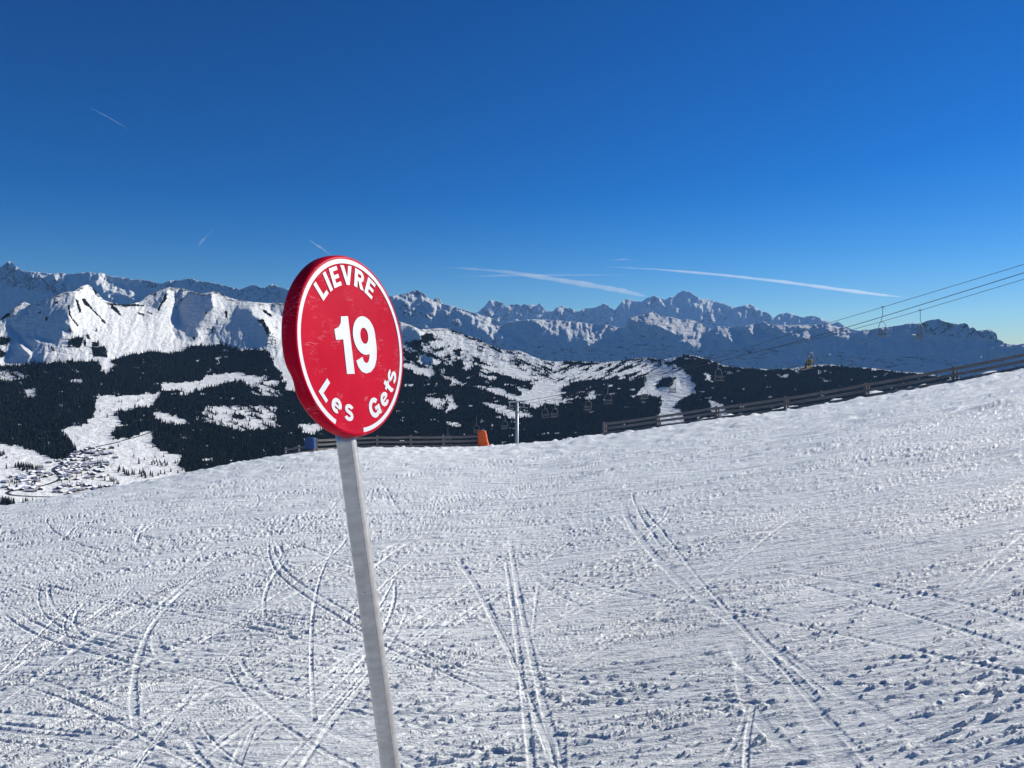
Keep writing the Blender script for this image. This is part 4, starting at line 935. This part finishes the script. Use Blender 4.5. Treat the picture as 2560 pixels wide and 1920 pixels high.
fm(.40, 'b', '150 0 330 50 540 130 500 170 420 250 320 180 240 100', '330 640 440 660 640 640 600 790 470 760')
fm(.55, 'c', '480 270 900 290 1100 260 1300 250 1700 210 1900 250 1960 240 1900 300 1700 440 1300 480 1000 480 700 520 560 400')
fm(0, 'c', '-700 250 0 370 150 440 170 500 0 480 -300 400', '390 630 480 550 580 500 650 420 620 380 500 400 700 340 860 310 880 330 700 430 660 540 540 640 640 660 500 740 430 740', '770 480 880 410 940 370 1000 330 1160 290 1240 290 1100 330 1000 400 900 450', '1030 440 1280 370 1050 460', '1280 400 1700 300 1500 400 1350 430', '640 720 850 640 1100 540 860 640 650 730', '900 740 940 690 1040 630 1000 700 1110 690 960 770', '520 790 860 700 600 800')
fm(0, 'c', '1530 720 1650 660 1700 590 1760 420 1950 280 2100 290 2212 330 2330 420 2400 560 2420 640 2250 760 2150 820 2080 940 2000 860 1930 720 1700 700', '1960 240 2050 200 2160 195 2150 215 2000 250 1970 280', '1220 560 1300 545 1230 590')
fm(1, 'c', '1900 550 1960 480 2060 440 2150 460 2080 600 1900 600', '2150 250 2300 270 2300 330 2212 320 2000 265 2070 230'); fm(.5, 'c', '2050 300 2212 340 2212 400 2100 380')
fm(0, 'r', '1345 50 1380 35 1420 80 1380 100', '1390 285 1480 300 1530 350 1540 440 1640 430 1560 460 1430 390', '960 300 1170 380 1170 600 960 600')
fm(0, 's', '130 320 180 325 230 310 230 345 180 340', '280 290 325 292 320 305', '470 290 520 290 510 310 475 308', '1020 320 1070 310 1040 335')
fm(0, 'd', '-2000 1000 -10 1000 -10 1600 -2000 1600')
Uw, Vw = np.meshgrid(US, Cg.V)
iw = np.clip(np.arange(len(Cg.V))[:, None] + 1.7 * fbm(Uw / 15, Vw / 8, 3, 61), 0, len(Cg.V) - 1).astype(int); jw = np.clip(np.arange(len(US))[None] + 3.6 * fbm(Uw / 16, Vw / 9, 3, 62), 0, len(US) - 1).astype(int)
FM = FM[iw, jw]
# belts of trees follow the grain of each hillside
al = np.where(Uw < 1390, Uw * .90 + Vw * .43, Uw * .94 - Vw * .34); ac = np.where(Uw < 1390, -Uw * .43 + Vw * .90, Uw * .34 + Vw * .94)
belt = fbm(al / 46, ac / 7.5, 3, 65)
FM = np.where((FM > .05) & (FM < .99), np.where(FM * 1.1 - .28 + .75 * belt > .42, 1.0, np.where(FM * 1.1 - .28 + .75 * belt > .22, .22, .05)), FM)
fm(1, 'd', '-900 900 0 790 26 781 160 880 60 990 0 990 -900 1100' if False else '0 960 80 890 160 870 150 930 60 960 0 990', '1400 1400 1610 1390 1660 1550 1430 1550', '1060 1300 1180 1240 1290 1260 1230 1410 1040 1400', '0 1240 140 1260 160 1300 100 1360 0 1360', '0 1430 90 1490 40 1560 0 1560', '1290 1290 1320 1290 1325 1390 1290 1380', '780 1400 800 1380 830 1460 780 1440', '1400 1310 1500 1330 1530 1390 1440 1390', '1700 730 1800 800 1880 930 1820 900 1700 800')
fm(.5, 'e', '0 490 100 500 330 560 340 640 250 560 30 520', '30 600 120 620 200 720 130 680', '330 560 400 450 440 380 480 400 400 500', '1170 610 1390 590 1410 710 1280 660 1100 660', '1920 560 2110 640 2120 700 2000 640', '2140 760 2190 780 2190 910 2130 860', '1960 730 2050 880 2140 1000 2140 1100 2000 900', '2010 960 2140 1000 2150 1180 2010 1100')
fm(1, 'd', '1040 760 1075 750 1085 880 1120 960 1220 1070 1180 1080 1110 980 1050 900', '1150 660 1200 680 1260 880 1215 870', '1250 650 1300 650 1420 800 1560 940 1560 970 1480 900 1380 800 1300 760', '1550 960 1600 980 1640 1060 1560 1010', '1390 450 1430 470 1510 590 1470 600', '1620 720 1900 740 2212 745 2212 775 1900 770 1650 745', '1450 1130 1510 1150 1490 1175', '2110 860 2212 880 2212 930 2120 890', '1320 1210 1350 1205 1400 1280 1340 1270', '830 700 900 690 890 740 840 740', '560 860 640 850 620 890', '690 930 740 930 730 1000 690 990')
fm(1, 'e', '330 560 400 440 440 330 480 320 470 420 400 500 350 620', '0 490 80 500 60 530 0 520', '170 600 270 640 240 660 170 620', '1920 560 2000 590 2110 680 2060 690 1960 620', '1060 600 1100 600 1090 660 1060 650', '1360 600 1400 590 1410 710 1370 700', '1160 860 1185 860 1185 940 1160 940', '870 1000 900 1000 900 1040 860 1030', '1860 740 1960 720 2010 830 2060 1000 2010 960 1950 830', '1250 320 1340 330 1390 400 1330 370')
Cg.wood = np.maximum(Cg.wood, np.where(FM >= .99, .22 + .6 * smooth(-.88, -.66, fbm(Uw / 34, Vw / 11, 4, 64)), 0)); Cg.build()
# candidate trees on a jittered screen-fine lattice, dropped on the ground of the range
def lattice(dx, dy, seed):
    r = np.random.default_rng(seed); gu, gv = np.meshgrid(np.arange(-180, 2760, dx), np.arange(820, 1296, dy))
    gu = gu + r.uniform(-dx * .5, dx * .5, gu.shape); gv = gv + r.uniform(-dy * .6, dy * .6, gv.shape)
    return gu.ravel(), gv.ravel(), r
gu, gv, r_ = lattice(4.9, 3.4, 3)
i_ = np.clip(((gv - Cg.V[0]) / STEP).astype(int), 0, len(Cg.V) - 1); j_ = np.clip(((gu - U0) / STEP).astype(int), 0, len(US) - 1)
den = FM[i_, j_]
keep = (r_.random(len(gu)) < den) & (gv > np.interp(gu, US, Cg.crest) + 1)
# nothing that the slope itself hides
hid = np.interp(gu, SKYL[:, 0], SKYL[:, 1]); keep &= gv < hid + 9
gu, gv = gu[keep], gv[keep]
TP = Cg.point(gu, gv); TH = np.clip(r_.normal(24, 7, len(gu)), 10, 42); TH *= np.where(den[keep] < .99, .72, 1)
print('trees', len(gu))

def conifer(seed, tiers=6, n=7):
    """unit-height spruce: drooping ragged whorls round a trunk; returns V, F (triangles)"""
    r = np.random.default_rng(seed); V = []; Fc = []
    for k in range(4):
        a = 2 * math.pi * k / 4; V += [(.014 * math.cos(a), .014 * math.sin(a), -.12), (.008 * math.cos(a), .008 * math.sin(a), .5)]
    for k in range(4):
        a, b = 2 * k, 2 * ((k + 1) % 4); Fc += [(a, b, b + 1), (a, b + 1, a + 1)]
    for t in range(tiers):
        f = t / tiers; z1 = .07 + .93 * ((t + 1.35) / (tiers + .35)); z0 = .06 + .86 * f; R = .205 * (1 - f) ** .85 + .02
        b = len(V); V.append((0, 0, min(z1, 1))); off = r.random() * 6
        for k in range(2 * n):
            a = math.pi * k / n + off; rr = R * (r.uniform(.8, 1.15) if k % 2 == 0 else r.uniform(.45, .62)); zz = z0 + (.0 if k % 2 == 0 else .045) - r.uniform(0, .02)
            V.append((rr * math.cos(a), rr * math.sin(a), zz))
        for k in range(2 * n): Fc.append((b, b + 1 + k, b + 1 + (k + 1) % (2 * n)))
    return np.array(V), np.array(Fc)
def low_conifer(seed):
    r = np.random.default_rng(seed); V = []; Fc = []
    for z0, z1, R in ((.0, .62, .2), (.35, 1.0, .125)):
        b = len(V); V.append((r.uniform(-.02, .02), 0, z1)); off = r.random() * 3
        for k in range(6):
            a = math.pi * k / 3 + off; rr = R * r.uniform(.7, 1.2); V.append((rr * math.cos(a), rr * math.sin(a), z0 + r.uniform(-.04, .06)))
        for k in range(6): Fc.append((b, b + 1 + k, b + 1 + (k + 1) % 6))
    return np.array(V), np.array(Fc)
def forest_mat(name, a, b):
    m, nt, p = newmat(name); geo = nd(nt, 'ShaderNodeNewGeometry')
    r = ramp(nt, geo.outputs['Random Per Island'], [(0, a), (1, b)]); nt.links.new(r.outputs[0], p.inputs['Base Color']); p.inputs['Roughness'].default_value = 1; p.inputs['Specular IOR Level'].default_value = 0
    return m
SPR = forest_mat('spruce_needles', (.002, .004, .006), (.022, .027, .021))
BARE = forest_mat('bare_branches', (.05, .038, .03), (.09, .07, .055))
FV = [low_conifer(k) for k in range(8)]
order = np.argsort(-(TH / np.hypot(TP[:, 0], TP[:, 1])) - 1e-6 * (gv < hid[keep]))
vis = gv < hid[keep] - 2
# the largest trees become objects, the rest one forest
TREES = []       # (px, py, height, label, group)
def T(z, pts, h, lb, grp=None):
    a = PG(z, pts)
    for x, y in a: TREES.append((x, y, h, lb, grp))
T('v', '850 370', 30, 'tall lone spruce at the left edge of the small snowfield above the village')
T('v', '930 440', 27, 'spruce right of the tallest one below the small snowfield'); T('v', '985 480', 24, 'lowest of three spruces below the small snowfield')
T('2', '790 348', 26, 'lone dark spruce at the top left of the piste field'); T('2', '848 390', 30, 'lone pointed spruce standing in the middle of the piste')
T('2', '940 268', 20, 'left spruce of the pair on the upper snowfield'); T('2', '962 268', 18, 'right spruce of the pair on the upper snowfield')
T('2', '1090 262', 22, 'largest spruce on the right of the upper snowfield'); T('2', '1130 245', 18, 'small spruce on the right of the upper snowfield'); T('2', '1160 215', 12, 'tiny spruce at the top edge of the upper snowfield')
T('2', '1098 758', 38, 'largest spruce on the snowfield right of the village'); T('2', '1058 702', 22, 'small spruce left above the largest field spruce'); T('2', '1140 728', 20, 'small spruce right of the largest field spruce'); T('2', '1225 708', 22, 'spruce at the left tip of the field thicket'); T('2', '1294 702', 20, 'spruce at the right tip of the field thicket')
T('2', '1575 128', 14, 'small spruce on the far upper clearing, left one'); T('2', '1710 90', 14, 'small spruce on the far upper clearing, right one')
grp = lambda s: (s, s.replace('spruce in', 'spruces in') if False else None)
for z, pts, h, lb, g in (('2', '1200 765 1222 760 1245 772 1262 745 1280 778 1300 752 1322 765 1210 745 1238 742 1385 755 1405 745 1420 760 1432 772 1270 765 1310 775', 24, 'dark spruce in the thicket at the right end of the valley fields', 'spruces of the thicket at the right end of the valley fields'),
                     ('2', '935 825 945 810 985 838 1000 845 1015 850 1045 838 1060 845 1105 840 1120 858 1140 850 1150 868 1190 850 1205 860 1130 830 975 820', 32, 'dark spruce in the clump between the fields above the slope edge', 'spruces of the clump above the slope edge'),
                     ('2', '828 890 885 896 870 890 900 898', 28, 'dark spruce in the small clump right of the lower houses', 'spruces of the small clump by the lower houses'),
                     ('2', '1270 835 1300 838 1350 820 1405 830 1440 812 1250 850', 24, 'dark spruce beside the fence lines at the slope edge', 'spruces by the fence lines at the slope edge'),
                     ('v', '120 680 285 660 330 650 345 640 380 660 400 640 430 650 450 690 480 640 500 700 520 650 540 690 560 660 590 680 610 690 420 720 500 740 360 690', 30, 'dark spruce in the clump above the lower left houses', 'spruces of the clump above the lower left houses'),
                     ('v', '650 690 690 680 715 690 740 680 770 690 790 690 670 700', 24, 'dark spruce in the row right of the dark clump by the village', 'spruces of the row beside the dark clump'),
                     ('v', '10 440 40 440 70 420 0 450', 30, 'dark spruce at the left picture edge on the snowfield', 'spruces at the left edge of the snowfield'),
                     ('v', '20 1330 50 1300 80 1330 110 1310 140 1340 165 1320 180 1345 210 1330 245 1345 260 1350', 32, 'dark spruce in the clump at the left end of the slope edge', 'spruces of the clump at the left end of the slope edge'),
                     ('v', '425 1300 470 1290 485 1300 515 1300 600 1290', 22, 'dark spruce in the small row at the slope edge below the road', 'spruces of the small row below the road'),
                     ('v', '1410 870 1880 370 1560 540 1650 680 1250 860 1850 560 1800 560 1890 550 590 1010 640 960 270 950 310 940 230 930 300 1000 1330 1000 2180 270 1690 1010', 20, 'dark spruce standing between the village houses', 'spruces between the village houses'),
                     ('v', '1820 1060 1850 1040 1880 1070 2160 960 2190 980 2100 990', 24, 'dark spruce beside the lowest houses at the slope edge', 'spruces beside the lowest houses'),
                     ('v', '1210 180 1240 220 1270 260 1300 250 1330 270 1290 200 1350 290 1380 280', 28, 'dark spruce at the foot of the piste above the village', 'spruces at the foot of the piste above the village')):
    T(z, pts, h, lb, g)
_r = np.random.default_rng(8)
T('v', ' '.join(f'{x:.0f} {y:.0f}' for x, y in zip(_r.uniform(980, 2150, 58), _r.uniform(330, 1000, 58))), 15, 'dark spruce standing between the village houses', 'spruces between the village houses')
T('v', ' '.join(f'{x:.0f} {y:.0f}' for x, y in zip(_r.uniform(160, 760, 28), _r.uniform(780, 1080, 28))), 15, 'dark spruce among the houses left of the road bend', 'spruces among the houses left of the bend')
nT = len(TREES); order = [k for k in order if vis[k]][:300 - nT]
big = np.zeros(len(gu), bool); big[order] = True
for k in order:
    lb = 'dark spruce at the lower edge of the forest left of the red sign' if gu[k] < 870 else ('dark spruce at the forest edge behind the pylon and orange pad' if gu[k] < 1450 else 'dark spruce at the forest edge behind the right fence')
    TREES.append((gu[k], gv[k], TH[k], lb, lb.replace('dark spruce', 'spruces')))
rest = np.where(~big)[0]
for nm, lbl, sel in (('forest', 'dense dark spruce forest on the hillsides left of the red sign', gu[rest] < 870), ('forest', 'dense dark spruce forest and scattered trees on the hills right of the red sign', gu[rest] >= 870)):
    idx = rest[sel]; vs, fs, b = [], [], 0
    kind = RNG.integers(0, 8, len(idx)); an = RNG.random(len(idx)) * 6.28
    for k in range(8):
        ii = idx[kind == k]; V0, F0 = FV[k]; c, s_ = np.cos(an[kind == k]), np.sin(an[kind == k]); h = TH[ii]; wd = h * RNG.uniform(.9, 1.25, len(ii))
        vx = (V0[None, :, 0] * c[:, None] - V0[None, :, 1] * s_[:, None]) * wd[:, None]; vy = (V0[None, :, 0] * s_[:, None] + V0[None, :, 1] * c[:, None]) * wd[:, None]; vz = V0[None, :, 2] * h[:, None]
        P = TP[ii]; vv = np.stack([vx + P[:, None, 0], vy + P[:, None, 1], vz + P[:, None, 2] - 1.0], -1).reshape(-1, 3)
        ff = (F0[None] + (np.arange(len(ii)) * len(V0))[:, None, None]).reshape(-1, 3) + b; vs.append(vv); fs.append(ff); b += len(vv)
    o = tri_mesh(nm, np.concatenate(vs), np.concatenate(fs), SPR); tag(o, lbl, 'forest', kind='stuff')
TM = []
for k in range(6):
    V0, F0 = conifer(100 + k); me_o = tri_mesh('spruce_tree', V0, F0, SPR); TM.append(me_o.data); bpy.data.objects.remove(me_o)
for k, (px, py, h, lb, g) in enumerate(TREES):
    o = bpy.data.objects.new('spruce_tree', TM[k % 6]); COL.objects.link(o)
    p = Cg.point([px], [py])[0]; o.location = (p[0], p[1], p[2] - 1); o.scale = (h * random.uniform(.95, 1.3), h * random.uniform(.95, 1.3), h); o.rotation_euler = (0, 0, random.random() * 6.28)
    tag(o, lb, 'spruce tree', g)

# ------------------------------------------------------------------ village
ROOFS = simple('roof_snow', (.80, .83, .88), .7, var=.04); WALLS = [simple('chalet_timber', (.085, .055, .038), .8, scale=.4), simple('chalet_render', (.30, .26, .22), .8, scale=.4), simple('old_timber', (.05, .038, .030), .8, scale=.4)]
GLASS = simple('window_glass', (.03, .035, .045), .2)
def chalet(kind, W, L_, Hh):
    root = empty('chalet')
    mb = MB(); mb.box((0, 0, Hh / 2 - 1.5), (W, L_, Hh + 3)); rh = W * .22
    mb.add([(-W / 2, -L_ / 2, Hh), (W / 2, -L_ / 2, Hh), (0, -L_ / 2, Hh + rh)], [(0, 1, 2)]); mb.add([(-W / 2, L_ / 2, Hh), (W / 2, L_ / 2, Hh), (0, L_ / 2, Hh + rh)], [(2, 1, 0)]); mb.build('walls', WALLS[kind % 3], root)
    ov = 1.5; mb = MB(); t = .7
    for s_ in (-1, 1):
        a = [(0, -L_ / 2 - ov, Hh + rh + .05), (s_ * (W / 2 + ov), -L_ / 2 - ov, Hh - ov * .56 + .05), (s_ * (W / 2 + ov), L_ / 2 + ov, Hh - ov * .56 + .05), (0, L_ / 2 + ov, Hh + rh + .05)]
        mb.add(a + [(x, y, z + t) for x, y, z in a], [(0, 1, 2, 3), (7, 6, 5, 4), (0, 4, 5, 1), (1, 5, 6, 2), (2, 6, 7, 3)])
    mb.build('roof', ROOFS, root)
    for x in (-W * .28, 0, W * .28):
        mb = MB(); mb.box((x, -L_ / 2 - .03, Hh * .6), (1.5, .1, 1.5)); mb.build('window', GLASS, root)
    mb = MB(); mb.box((W * .2, L_ * .15, Hh + rh * .8), (1.0, 1.0, 2.6)); mb.build('chimney', WALLS[1], root)
    return root
protos = [chalet(0, 14, 17, 5.5), chalet(1, 13, 22, 6.5), chalet(2, 17, 20, 6), chalet(0, 12, 40, 7)]
HS = [('1655 395 3 90', 'long dark block of flats with flat snowy roof at the top of the village', None), ('1915 415 3 85', 'second long snow-roofed building at the upper right of the village', None), ('770 710 1 80', 'wide pale-roofed building left of the road bend', None), ('730 805 1 85', 'broad snow-roofed house below the wide building left of the bend', None), ('1570 695 1 75', 'larger house with a bright roof at the right edge of the village', None),
      ('95 935 1 80', 'snow-roofed house at the far left edge of the village', None), ('90 1030 2 60', 'lower chalet at the far left edge under the snow-roofed house', None), ('1080 1050 2 20', 'dark chalet with a wide snow gable standing alone near the slope edge', None), ('1040 1110 2 70', 'low dark farm building nearest to the slope edge', None), ('905 570 2 70', 'dark barn on the field edge above the village', None), ('2060 300 2 40', 'dark chalet below the road at the upper right of the village', None), ('2130 480 2 80', 'dark barn at the far right end of the village', None)]
G1 = 'small snow-roofed chalet in the dense cluster right of the road bend'; G2 = 'small snow-roofed chalet in the cluster left of the road bend'; G3 = 'small snow-roofed chalet in the row along the slope edge'; G4 = 'small snow-roofed chalet near the road at the top of the village'
def many(s, lb, g):
    for x, y in np.array(s.split(), float).reshape(-1, 2): HS.append((f'{x} {y} {random.choice((0, 0, 1, 2))} {random.uniform(50, 110)}', lb, g))
many('1355 515 1480 480 1650 500 1420 470 1300 470 1240 560 1320 590 1410 580 1480 600 1560 600 1700 550 1690 590 1760 580 1860 570 1950 570 1190 600 1110 650 1200 640 1260 680 1380 620 1450 660 1560 640 1680 640 1780 620 1880 610 1970 610 1060 690 1040 730 1130 710 1210 700 1320 690 1400 710 1480 715 1090 770 1150 790 1270 740 1340 760 1210 810 1300 830 1130 830 1240 850 1420 880 1140 890 1220 880 1340 650 1620 480 1370 670', G1, 'chalets of the dense cluster')
many('600 760 680 750 760 760 870 770 920 800 380 880 440 870 520 840 590 840 420 920 500 900 540 920 450 960 530 950 410 980 380 1020 480 1040 600 1060 680 1000 620 1100 540 1100 330 1060 270 1080 440 1070 200 1060 580 790 840 830 260 830 350 860', G2, 'chalets of the cluster left of the bend')
many('1190 1000 1260 990 1340 1010 1420 990 1480 980 1550 980 1270 1150 1330 1110 1400 1090 1480 1080 1540 1060 1640 1050 1590 1110 1720 1050 1770 1070 1180 1120 1650 1000 1950 1010 2040 1010', G3, 'chalets along the slope edge')
many('1420 380 1500 360 1640 300 1730 310 1830 350 1950 320 2050 400 1380 430 1790 440 1580 330 1720 360 1860 310', G4, 'chalets near the road at the top of the village')
_q = np.random.default_rng(21)
many(' '.join(f'{x:.0f} {y:.0f}' for x, y in zip(_q.uniform(1080, 1900, 30), _q.uniform(520, 860, 30))), G1, 'chalets of the dense cluster')
many(' '.join(f'{x:.0f} {y:.0f}' for x, y in zip(_q.uniform(330, 800, 14), _q.uniform(830, 1090, 14))), G2, 'chalets of the cluster left of the bend')
many(' '.join(f'{x:.0f} {y:.0f}' for x, y in zip(_q.uniform(1560, 2200, 8), _q.uniform(1000, 1040, 8))), G3, 'chalets along the slope edge')
used = set()
for s_, lb, g in HS:
    x, y, k, an = s_.split(); k = int(float(k)); P = PG('v', f'{x} {y}')[0]
    o = protos[k] if k not in used else copy_tree(protos[k]); used.add(k)
    p = Cg.point([P[0]], [P[1]])[0]; o.location = p; o.rotation_euler = (0, 0, math.radians(float(an) - (75 if g and random.random() < .6 else 0))); sc = random.uniform(1.0, 1.3); o.scale = (sc, sc, sc)
    tag(o, lb, 'chalet', g)
# roads draped on the valley floor
ASP = simple('wet_asphalt', (.035, .037, .042), .6, scale=.05)
def road(z, pts, wdt, label, lift=1.2):
    a = PG(z, pts); q = []
    for i in range(len(a) - 1):
        for f in np.linspace(0, 1, 8, endpoint=False): q.append(a[i] * (1 - f) + a[i + 1] * f)
    q.append(a[-1]); q = np.array(q)
    for _ in range(6): q[1:-1] = (q[:-2] + 2 * q[1:-1] + q[2:]) / 4
    P = Cg.point(q[:, 0], q[:, 1]); d = np.gradient(P[:, :2], axis=0); d /= np.linalg.norm(d, axis=1)[:, None]; n = np.stack([-d[:, 1], d[:, 0]], 1) * wdt / 2
    vs = []
    for p, m in zip(P, n): vs += [(p[0] + m[0], p[1] + m[1], p[2] + lift), (p[0] - m[0], p[1] - m[1], p[2] + lift), (p[0] - m[0], p[1] - m[1], p[2] - 2), (p[0] + m[0], p[1] + m[1], p[2] - 2)]
    k = len(P); fs = [(4 * i + j, 4 * i + (j + 1) % 4, 4 * i + 4 + (j + 1) % 4, 4 * i + 4 + j) for i in range(k - 1) for j in range(4)]
    mb = MB(); mb.add(vs, fs); o = mb.build('road', ASP); tag(o, label, None, kind='structure')
road('v', '2212 175 2050 215 1850 255 1700 300 1560 350 1480 410 1380 490 1200 570 1060 630 965 690 1010 740 1080 790 1110 850 1060 900 900 960 700 1010 500 1060 200 1080 110 1130 200 1165 450 1185 700 1195 1000 1200', 14, 'dark valley road winding through the village')
road('2', '1240 490 1180 510 1080 545 960 575', 12, 'dark road leading into the forest above the village')
# bushy bare trees by the stream
for px, py, s_, lb in ((1240, 470, 24, 'rounded brown leafless tree by the stream above the houses'), (120, 490, 12, 'small leafless tree on the snowfield at the left edge'), (1990, 820, 12, 'leafless shrub between the spruces right of the village')):
    P = PG('v', f'{px} {py}')[0]; p = Cg.point([P[0]], [P[1]])[0]; r = np.random.default_rng(px); n = 900
    dv = r.normal(size=(n, 3)); dv /= np.linalg.norm(dv, axis=1)[:, None]; rad = s_ * .5 * r.random(n) ** .4; c = dv * rad[:, None] * (1, 1, .8) + (0, 0, s_ * .55)
    u = r.normal(size=(n, 3)) * s_ * .05; v_ = r.normal(size=(n, 3)) * s_ * .03
    V = np.stack([c - u, c + u, c + v_], 1).reshape(-1, 3); root = empty('bare_tree', p); tag(root, lb, 'leafless tree')
    o = tri_mesh('crown', V, np.arange(3 * n).reshape(-1, 3), BARE); o.parent = root
    mb = MB(); mb.tube([(0, 0, -2), (0, 0, s_ * .6)], [.5, .2], 6); mb.build('trunk', BARE, root)
print('forest', round(time.time() - T0, 1))

# ------------------------------------------------------------------ contrails and haze
def vol(name, col, dens, aniso=0.0):
    m = bpy.data.materials.new(name); m.use_nodes = True; nt = m.node_tree; nt.nodes.remove(nt.nodes['Principled BSDF'])
    v = nt.nodes.new('ShaderNodeVolumePrincipled'); v.inputs['Color'].default_value = (*col, 1); v.inputs['Density'].default_value = dens; v.inputs['Anisotropy'].default_value = aniso
    nt.links.new(v.outputs[0], nt.nodes['Material Output'].inputs['Volume']); return m
def contrail(label, pts, widths, D, dens):
    """pts in photo pixels; widths in metres; a long soft tube of ice cloud"""
    P = [at(x, y, D) for x, y in pts]; n = len(P); q = np.linspace(0, n - 1, n * 10); PP, WW = [], []
    for s_ in q:
        i = min(int(s_), n - 2); f = s_ - i; PP.append(P[i].lerp(P[i + 1], f)); WW.append((widths[i] * (1 - f) + widths[i + 1] * f) * (1 + .4 * float(noise(s_ * 1.7, D * .001, 7)) + .2 * float(noise(s_ * 5.1, D * .001, 9))))
    mb = MB(); mb.tube(PP, WW, 14); o = mb.build('contrail', vol('ice_cloud', (1, 1, 1), dens, .5), smooth=True); tag(o, label, 'contrail', 'aircraft trails in the sky')
    return o
contrail('broad bright white contrail widening to the right above the jagged peaks', [(1105, 668), (1180, 672), (1270, 680), (1370, 696), (1470, 712), (1560, 728), (1620, 742)], [20, 90, 150, 200, 240, 230, 60], 62000, .0013)
contrail('long thin straight contrail above the domed summit, running down to the right', [(1515, 667), (1640, 673), (1800, 687), (1960, 705), (2100, 724), (2200, 737), (2268, 744)], [25, 70, 110, 130, 140, 110, 20], 60000, .0026)
contrail('faint short trail beside the top of the red sign', [(775, 601), (790, 612), (806, 622), (830, 640)], [20, 60, 60, 20], 45000, .004)
contrail('faint thin trail high at the upper left', [(228, 271), (262, 288), (295, 307), (322, 323)], [16, 26, 26, 8], 40000, .005)
contrail('small pale cloud wisp left of the red sign', [(534, 573), (515, 592), (502, 606), (496, 618)], [15, 45, 95, 20], 45000, .002)
contrail('faint flat cloud streak under the broad contrail', [(1130, 693), (1250, 689), (1400, 688), (1580, 687)], [20, 90, 110, 20], 64000, .0014)
contrail('faint short streak above the left end of the long contrail', [(1515, 652), (1560, 648), (1590, 650)], [20, 70, 15], 64000, .0014)
mb = MB(); mb.box((0, 22000, 820), (90000, 52000, 5000)); hz = mb.build('haze', vol('haze_air', HAZE_COL, HAZE_D, HAZE_G)); tag(hz, 'thin blue mountain air', None, kind='stuff')
print('all', round(time.time() - T0, 1))
